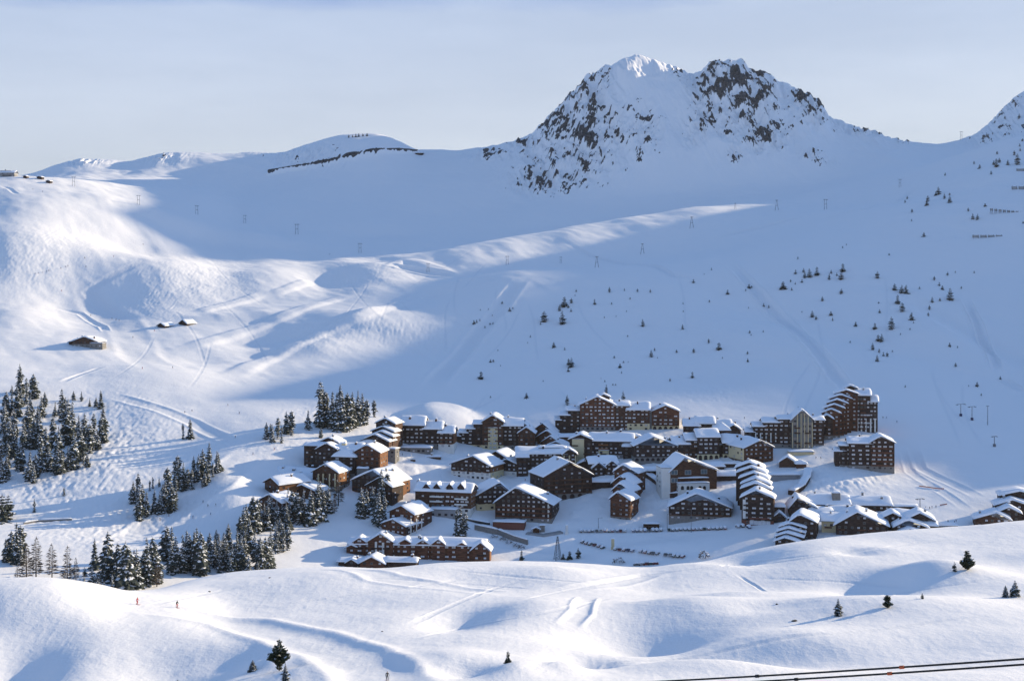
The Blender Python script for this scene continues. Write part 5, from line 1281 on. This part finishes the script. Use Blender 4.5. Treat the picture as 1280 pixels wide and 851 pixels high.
def person(u, y, o, pose, rz, label, group=None, dmin=0.0):
    p = hit(u, y, dmin); r = link('person', None, None, W3(p), rz); tag(r, label, 'person', group); r.empty_display_size = .5
    link('body', PM[(o, pose)], r)
    if pose == 'ski':
        link('ski', SKI, r, (-.15, 0, .0)); link('ski', SKI, r, (.15, 0, .0))
        link('ski_pole', POLE, r, (-.36, .12, .02)); link('ski_pole', POLE, r, (.36, .12, .02))
person(171, 755, 0, 'ski', R(70), 'skier dressed all in red on the front groomed piste')
person(221, 759, 1, 'ski', R(50), 'skier in dark jacket and red trousers on the front piste')
person(484, 850.5, 2, 'ski', R(10), 'skier in grey jacket and black trousers at the bottom of the front piste')
grp = {
 'the piste beside the long lower forest': [(200,650,4),(241,647,3),(260,633,4),(263,643,5),(270,632,4),(254,628,3),(211,645,4)],
 'the narrow pass above the wedge shaped stand': [(231,516,3),(240,514,5),(294,547,4),(316,568,3),(343,562,6),(285,507,4),(299,517,5)],
 'the upper left piste': [(41,237,4),(53,240,3),(106,323,4),(142,321,6),(179,306,4),(107.5,334,5),(85,333,4),(82,334,3),(76,336,4),(44,343,3),(48,342,4),(53,341,5),(58,340,4),(61,339,6)],
 'the left piste above the restaurant': [(77,364,0),(113.5,395,4),(145,400,3),(140,399,4),(149,401,5),(166,422,4),(193,414,0),(178,461,0),(216,460,4)],
 'the piste right of the tallest block': [(1103.7,523,4),(1108,523,3),(1121,528,5)],
 'the lift queue behind the right cluster': [(1157,636,4),(1162,636,3),(1165,635,5),(1170,634.5,4),(1185,653,4),(1193,654,3),(1195,652,6)],
 'the plaza before the dark hotel': [(489,574,4),(492,573,3),(503,569,4)],
}
for wh, L in grp.items():
    for i, (u, y, o) in ranked(L):
        person(u, y, o, 'ski' if 'piste' in wh or 'pass' in wh else 'stand', rng.uniform(-1.5, 1.5), f'small skier, {nth(i)} from left on {wh}' if 'piste' in wh or 'pass' in wh else f'person standing, {nth(i)} from left in {wh}', 'skiers and walkers on ' + wh, 560)
person(656.5, 601, 6, 'stand', .5, 'person in red jacket on the snow square before the flat roofed block', None, 560)
for i, (u, y) in ranked([(930.5,523.5),(866,531),(1020,573),(1026,573.5)]): person(u, y, 4, 'stand', .4, f'person in black, {nth(i)} from left along the upper village street', 'walkers along the upper village street', 560)

# ------------------------------------------------------------------ lift pylons, lamps, fences, cables
MST = MW['steel']
def base_at(name, u, y, label, cat, rz=0, group=None, dmin=560):
    p = hit(u, y, dmin); r = link(name, None, None, W3(p), rz); tag(r, label, cat, group); r.empty_display_size = 1; return r, p.y / F
PY = [(92,233,12),(173,256,12),(246,268,11),(306,279,10),(371,293,13),(450,316,12),(535,340,11),(634,331,11),(701,329,8),(1032,262,13),(1125,234,10),(1201.6,174.5,10)]
for i, (u, y, h) in ranked(PY):
    r, m = base_at('lift_pylon', u, y, f'slender two legged lift pylon, {nth(i)} from left across the high slopes', 'pylon', R(15), 'two legged lift pylons across the high slopes'); H = h * m
    for s in (-1, 1): q = MB(); q.tube((s * H * .13, 0, -2), (s * H * .10, 0, H), H * .02, H * .014, 6); q.build('leg', MST, r)
    q = MB(); q.box(-H * .24, H * .24, -.2, .2, H * .93, H * .97); q.box(-H * .12, H * .12, -.12, .12, H * .5, H * .53); q.build('crossbar', MST, r)
for i, (u, y, h) in ranked([(746,334.5,14),(803,317.5,13),(864.6,285,14),(919,262,8),(971,263,13)]):
    r, m = base_at('lift_pylon', u, y, f'splayed leg lift pylon, {nth(i)} from left along the lit crest', 'pylon', R(20), 'splayed leg lift pylons along the lit crest'); H = h * m
    for s in (-1, 1): q = MB(); q.tube((s * H * .2, 0, -2), (s * H * .02, 0, H), H * .022, H * .014, 6); q.build('leg', MST, r)
    q = MB(); q.box(-H * .16, H * .16, -.2, .2, H * .94, H * .98); q.box(-H * .1, H * .1, -.1, .1, H * .45, H * .48); q.build('crossbar', MST, r)
for i, (u, y, h, w) in ranked([(1201,520,15,13),(1215,525,17,10),(1243,558,13,7),(1150,640,17,10)]):
    r, m = base_at('chairlift_tower', u, y, f'tee shaped chairlift tower, {nth(i)} from left on the right piste', 'lift tower', R(25), 'tee shaped chairlift towers on the right piste'); H = h * m; Wd = w * m / 2
    q = MB(); q.tube((0, 0, -1.5), (0, 0, H), .3, .22, 8); q.build('mast', MST, r)
    q = MB(); q.box(-Wd, Wd, -.16, .16, H - .2, H + .1); q.build('crossarm', MST, r)
    for s in (-1, 1): q = MB(); q.box(s * Wd - .2, s * Wd + .2, -1.2, 1.2, H - .5, H - .22); q.build('wheel_assembly', MW['black'], r)
    q = MB(); q.box(-.75, .75, -.75, .75, -1, 1.9); q.build('crash_pad', CL['navy'] if i != 4 else MST, r)
def lamp(u, y, h, lab, arms=2):
    r, m = base_at('street_lamp', u, y, lab, 'lamp post', R(10), 'tall lamp posts along the parking road'); H = h * m
    q = MB(); q.tube((0, 0, -1), (0, 0, H), .2, .12, 8); q.build('pole', MST, r)
    for s in ((-1, 1) if arms == 2 else (1,)):
        q = MB(); q.tube((0, 0, H - .3), (s * 2.2, 0, H), .08, n=6); q.build('arm', MST, r); q = MB(); q.box(s * 2.2 - .5, s * 2.2 + .5, -.25, .25, H - .1, H + .15); q.build('lamp_head', MW['grey'], r)
lamp(864, 665, 29, 'tall double armed lamp post beside the upper parking row'); lamp(834, 661, 19, 'thinner lamp post left of the double armed one', 1); lamp(748, 660, 13, 'short lamp post near left end of the parking row', 1)
r, m = base_at('pole', 1234.6, 531, 'plain thin dark pole on the right piste', 'pole'); q = MB(); q.tube((0, 0, -1), (0, 0, 24 * m), .28, .2, 8); q.build('shaft', MST, r); q = MB(); q.box(-1.2, 1.2, -.15, .15, 23.4 * m, 24 * m); q.build('crossbar', MST, r)
r, m = base_at('lattice_mast', 697, 699, 'tall grey lattice mast at the valley edge', 'mast', R(20)); H = 29 * m
for sx in (-1, 1):
    for sy in (-1, 1): q = MB(); q.tube((sx * H * .14, sy * H * .14, -1), (sx * .25, sy * .25, H), .16, .1, 5); q.build('leg', MST, r)
q = MB()
for k in range(9):
    z0, z1 = H * k / 9, H * (k + 1) / 9; a, c = H * .14 * (1 - k / 9) + .25 * k / 9, H * .14 * (1 - (k + 1) / 9) + .25 * (k + 1) / 9
    for (x0, y0, x1, y1) in ((-1,-1,1,-1), (1,-1,1,1), (1,1,-1,1), (-1,1,-1,-1)): q.tube((x0*a, y0*a, z0), (x1*c, y1*c, z1), .08, n=4); q.tube((x1*a, y1*a, z0), (x0*c, y0*c, z1), .08, n=4)
q.build('bracing', MST, r)
def pillar(u, y, h, w, mat, lab, cap=True):
    r, m = base_at('pillar', u, y, lab, 'pillar'); H, Wd = h * m, w * m / 2
    q = MB(); q.box(-Wd, Wd, -Wd, Wd, -1, H); q.box(-Wd * 1.3, Wd * 1.3, -Wd * 1.3, Wd * 1.3, -1, H * .18); q.build('shaft', MW[mat], r)
    q = MB(); snow_patch(q, lambda a, t: (-Wd * 1.2 + 2.4 * Wd * a, -Wd * 1.2 + 2.4 * Wd * t, H), .9, 6, 6, 1); q.build('snow_cover', MS, r, smooth=True)
pillar(708.5, 667, 11, 3.2, 'white', 'white gate pillar with dark lamp box at the parking entrance'); pillar(766, 686, 13, 3.6, 'cream', 'sunlit yellow pillar between the two parking rows')
r, m = base_at('drag_lift_post', 516, 576, 'leaning white post of the beginner lift on the plaza', 'post', 0); q = MB(); q.tube((0, 0, -.5), (-1.2, 0, 5.4), .22, .15, 6); q.build('shaft', MW['white'], r); q = MB(); q.box(-1.6, 1.8, -.8, .8, -.3, .9); q.build('base', MW['brown'], r)
# avalanche barriers on the upper right slope
def barrier(u0, u1, y, lab, hp, mat=MST, n=4, dy=0.0):
    p = hit((u0 + u1) / 2, y, 900); r = link('avalanche_barrier', None, None, W3(p)); tag(r, lab, 'barrier', 'avalanche barriers on the upper right slope')
    q = MB(); pb = MB(); m = p.y / F; L = (u1 - u0) * m; H = hp * m
    for k in range(n):
        x0, x1 = -L / 2 + k * L / n + .6, -L / 2 + (k + 1) * L / n - .6; zo = dy * m * (k - n / 2) / n
        for j in range(4): q.box(x0, x1, .3 * j, .3 * j + .2, H * .2 * j + zo, H * .2 * j + H * .15 + zo)
        for x in (x0 + 1, x1 - 1): pb.tube((x, 0, -4 + zo), (x, 1.0, H + zo), .18, n=5); pb.tube((x, 4, -3 + zo), (x, .6, H * .7 + zo), .14, n=5)
    q.build('slat_panel', MW['stone'], r); pb.build('support', mat, r)
barrier(1215, 1254, 297, 'four panel avalanche barrier, lowest of those on the upper right slope', 4)
barrier(1264, 1290, 237, 'avalanche barrier at right edge, second from top', 5, n=3); barrier(1270, 1292, 214, 'avalanche barrier at right edge, topmost', 4, n=2)
barrier(1237, 1285, 266, 'long thin avalanche barrier rising slightly to the right edge', 3.5, n=9, dy=-5)
# red safety nets
MNET = plain('net_red', (.30, .07, .05), .8)
for (u0, y0, u1, y1, lab) in ((1149,608,1180,611.5,'long red safety net across the right piste'), (1175,632,1184,630.5,'short red safety net near the lift queue')):
    a, c = hit(u0, y0, 560), hit(u1, y1, 560); r = link('safety_net', None, None, W3(a)); tag(r, lab, 'net'); d = c - a; q = MB(); pb = MB(); n = 10
    for k in range(n):
        p0, p1 = d * (k / n), d * ((k + 1) / n); p0.z = zat(a.x + p0.x, a.y + p0.y) - a.z; p1.z = zat(a.x + p1.x, a.y + p1.y) - a.z
        q.poly([p0 + Vector((0, 0, .2)), p1 + Vector((0, 0, .2)), p1 + Vector((0, 0, .8)), p0 + Vector((0, 0, .8)), p0 + Vector((0, .06, .2)), p1 + Vector((0, .06, .2)), p1 + Vector((0, .06, .8)), p0 + Vector((0, .06, .8))], [(0,1,2,3),(7,6,5,4),(3,2,6,7),(0,4,5,1)])
        pb.tube(p0 - Vector((0, 0, .5)), p0 + Vector((0, 0, 1.0)), .05, n=5)
    q.build('mesh_panel', MNET, r); pb.build('stakes', MW['grey'], r)
# cables in front
MCB = plain('black_cable', (.012, .012, .013), .5); MOR = plain('orange_clamp', (.5, .10, .03), .5)
def at(u, y, d): return Vector(((u - U0) / F * d, d, ZC - (y - YH) / F * d))
for (a, c, lab, marks) in ((at(780, 853.5, 62), at(1330, 819.5, 50), 'upper black lift cable crossing the lower right corner', (.35, .68)), (at(800, 859, 62), at(1330, 826.5, 50), 'lower black lift cable crossing the lower right corner', (.42, .64))):
    r = link('lift_cable', None, None, a); tag(r, lab, 'cable', 'black lift cables at the lower right'); d = c - a
    q = MB(); P0 = Vector((0, 0, 0))
    N_ = 24; pts_ = [d * (k / N_) - Vector((0, 0, .05 * math.sin(math.pi * k / N_))) for k in range(-14, N_ + 15)]
    for p0, p1 in zip(pts_[:-1], pts_[1:]): q.tube(p0, p1, .038, n=8)
    q.build('rope', MCB, r)
    for k, t in enumerate(marks):
        q = MB(); p = d * t - Vector((0, 0, .05 * math.sin(math.pi * t))); e = d.normalized() * (.09 if k else .08); q.tube(p - e, p + e, .065, n=8); q.build('clamp', MOR if k else MCB, r)
# retaining wall, deck, covered walkways
def wall_run(name, pts, hpx, thick, mat, lab, cat, snow=True):
    P = [hit(u, y, 560) for u, y in pts]; r = link(name, None, None, W3(P[0])); tag(r, lab, cat); q = MB(); sb = MB()
    for a, c in zip(P[:-1], P[1:]):
        u_ = (c - a); n_ = Vector((-u_.y, u_.x, 0)).normalized() * thick; H = hpx * a.y / F
        A, C = a - P[0], c - P[0]
        q.poly([A + Vector((0, 0, -3)), C + Vector((0, 0, -3)), C + Vector((0, 0, H)), A + Vector((0, 0, H)), A + n_ + Vector((0, 0, -3)), C + n_ + Vector((0, 0, -3)), C + n_ + Vector((0, 0, H)), A + n_ + Vector((0, 0, H))],
               [(0,1,2,3),(7,6,5,4),(3,2,6,7),(1,5,6,2),(0,3,7,4)])
        if snow: snow_patch(sb, lambda s, t, A=A, C=C, n_=n_, H=H: tuple(A + (C - A) * s + n_ * (t * 1.2 - .1) + Vector((0, 0, H + .02))), .8, 8, 6, int(a.x))
    q.build('masonry' if mat in ('stone', 'grey') else 'wall', MW[mat], r)
    if snow: sb.build('snow_cover', MS, r, smooth=True)
wall_run('retaining_wall', [(593,662), (622,668), (642,676), (659,681)], 6.5, 1.0, 'stone', 'long grey stone retaining wall below the brick terrace', 'wall')
wall_run('retaining_wall', [(560,645), (590,652), (612,656)], 2.5, .8, 'black', 'dark low road wall under the dormer roofed block', 'wall')
wall_run('parking_deck', [(657,668), (680,671), (704,667)], 2.2, 6.0, 'grey', 'bare grey road deck beside the stone shed', 'road deck', False)
wall_run('covered_walkway', [(806,596), (820,606), (824,616), (836,622), (850,621)], 5.5, 4.0, 'dark', 'covered walkway curving round the white side wall of the hall', 'walkway')
wall_run('covered_walkway', [(1006,590), (1004,600), (997,611), (985,618)], 5.5, 4.5, 'dark', 'covered walkway with round snow top below the round topped kiosk', 'walkway')
wall_run('retaining_wall', [(30,655), (48,652), (90,650)], 2.0, .8, 'stone', 'low stone wall at the foot of the left mogul slope', 'wall')
for k, (u, y) in enumerate(((628,672), (636,676), (645,680), (652,682), (618,669))): bush(u, y + 3, 6, f'low leafless shrub, {nth(k+1)} of the shrubs along the stone retaining wall', 0, 'shrubs along the stone retaining wall', 1.5)
# a few boulders
def rock_mesh(seed):
    r = random.Random(seed); bm = bmesh.new(); bmesh.ops.create_icosphere(bm, subdivisions=2, radius=1)
    for v in bm.verts: v.co *= r.uniform(.7, 1.2); v.co.z *= .6
    me = bpy.data.meshes.new('boulder'); bm.to_mesh(me); bm.free(); me.materials.append(MROCK); return me
MROCK = plain('boulder_stone', (.07, .06, .055), .9, .3)
RK = [rock_mesh(i) for i in range(3)]
for k, (u, y, w, lab) in enumerate(((993,776,7,'dark boulder poking from the front snow at right'), (971,755,4,'small dark stone above the boulder on the front snow'), (337,722,3,'small dark stone behind the front piste'), (262,739,3,'tiny dark marker stone on the front ridge'), (478,789,3,'small stone in the front snow field'))):
    p = hit(u, y); s = w * p.y / F / 2; o = link('boulder', RK[k % 3], None, W3(p), k, s); tag(o, lab, 'boulder')
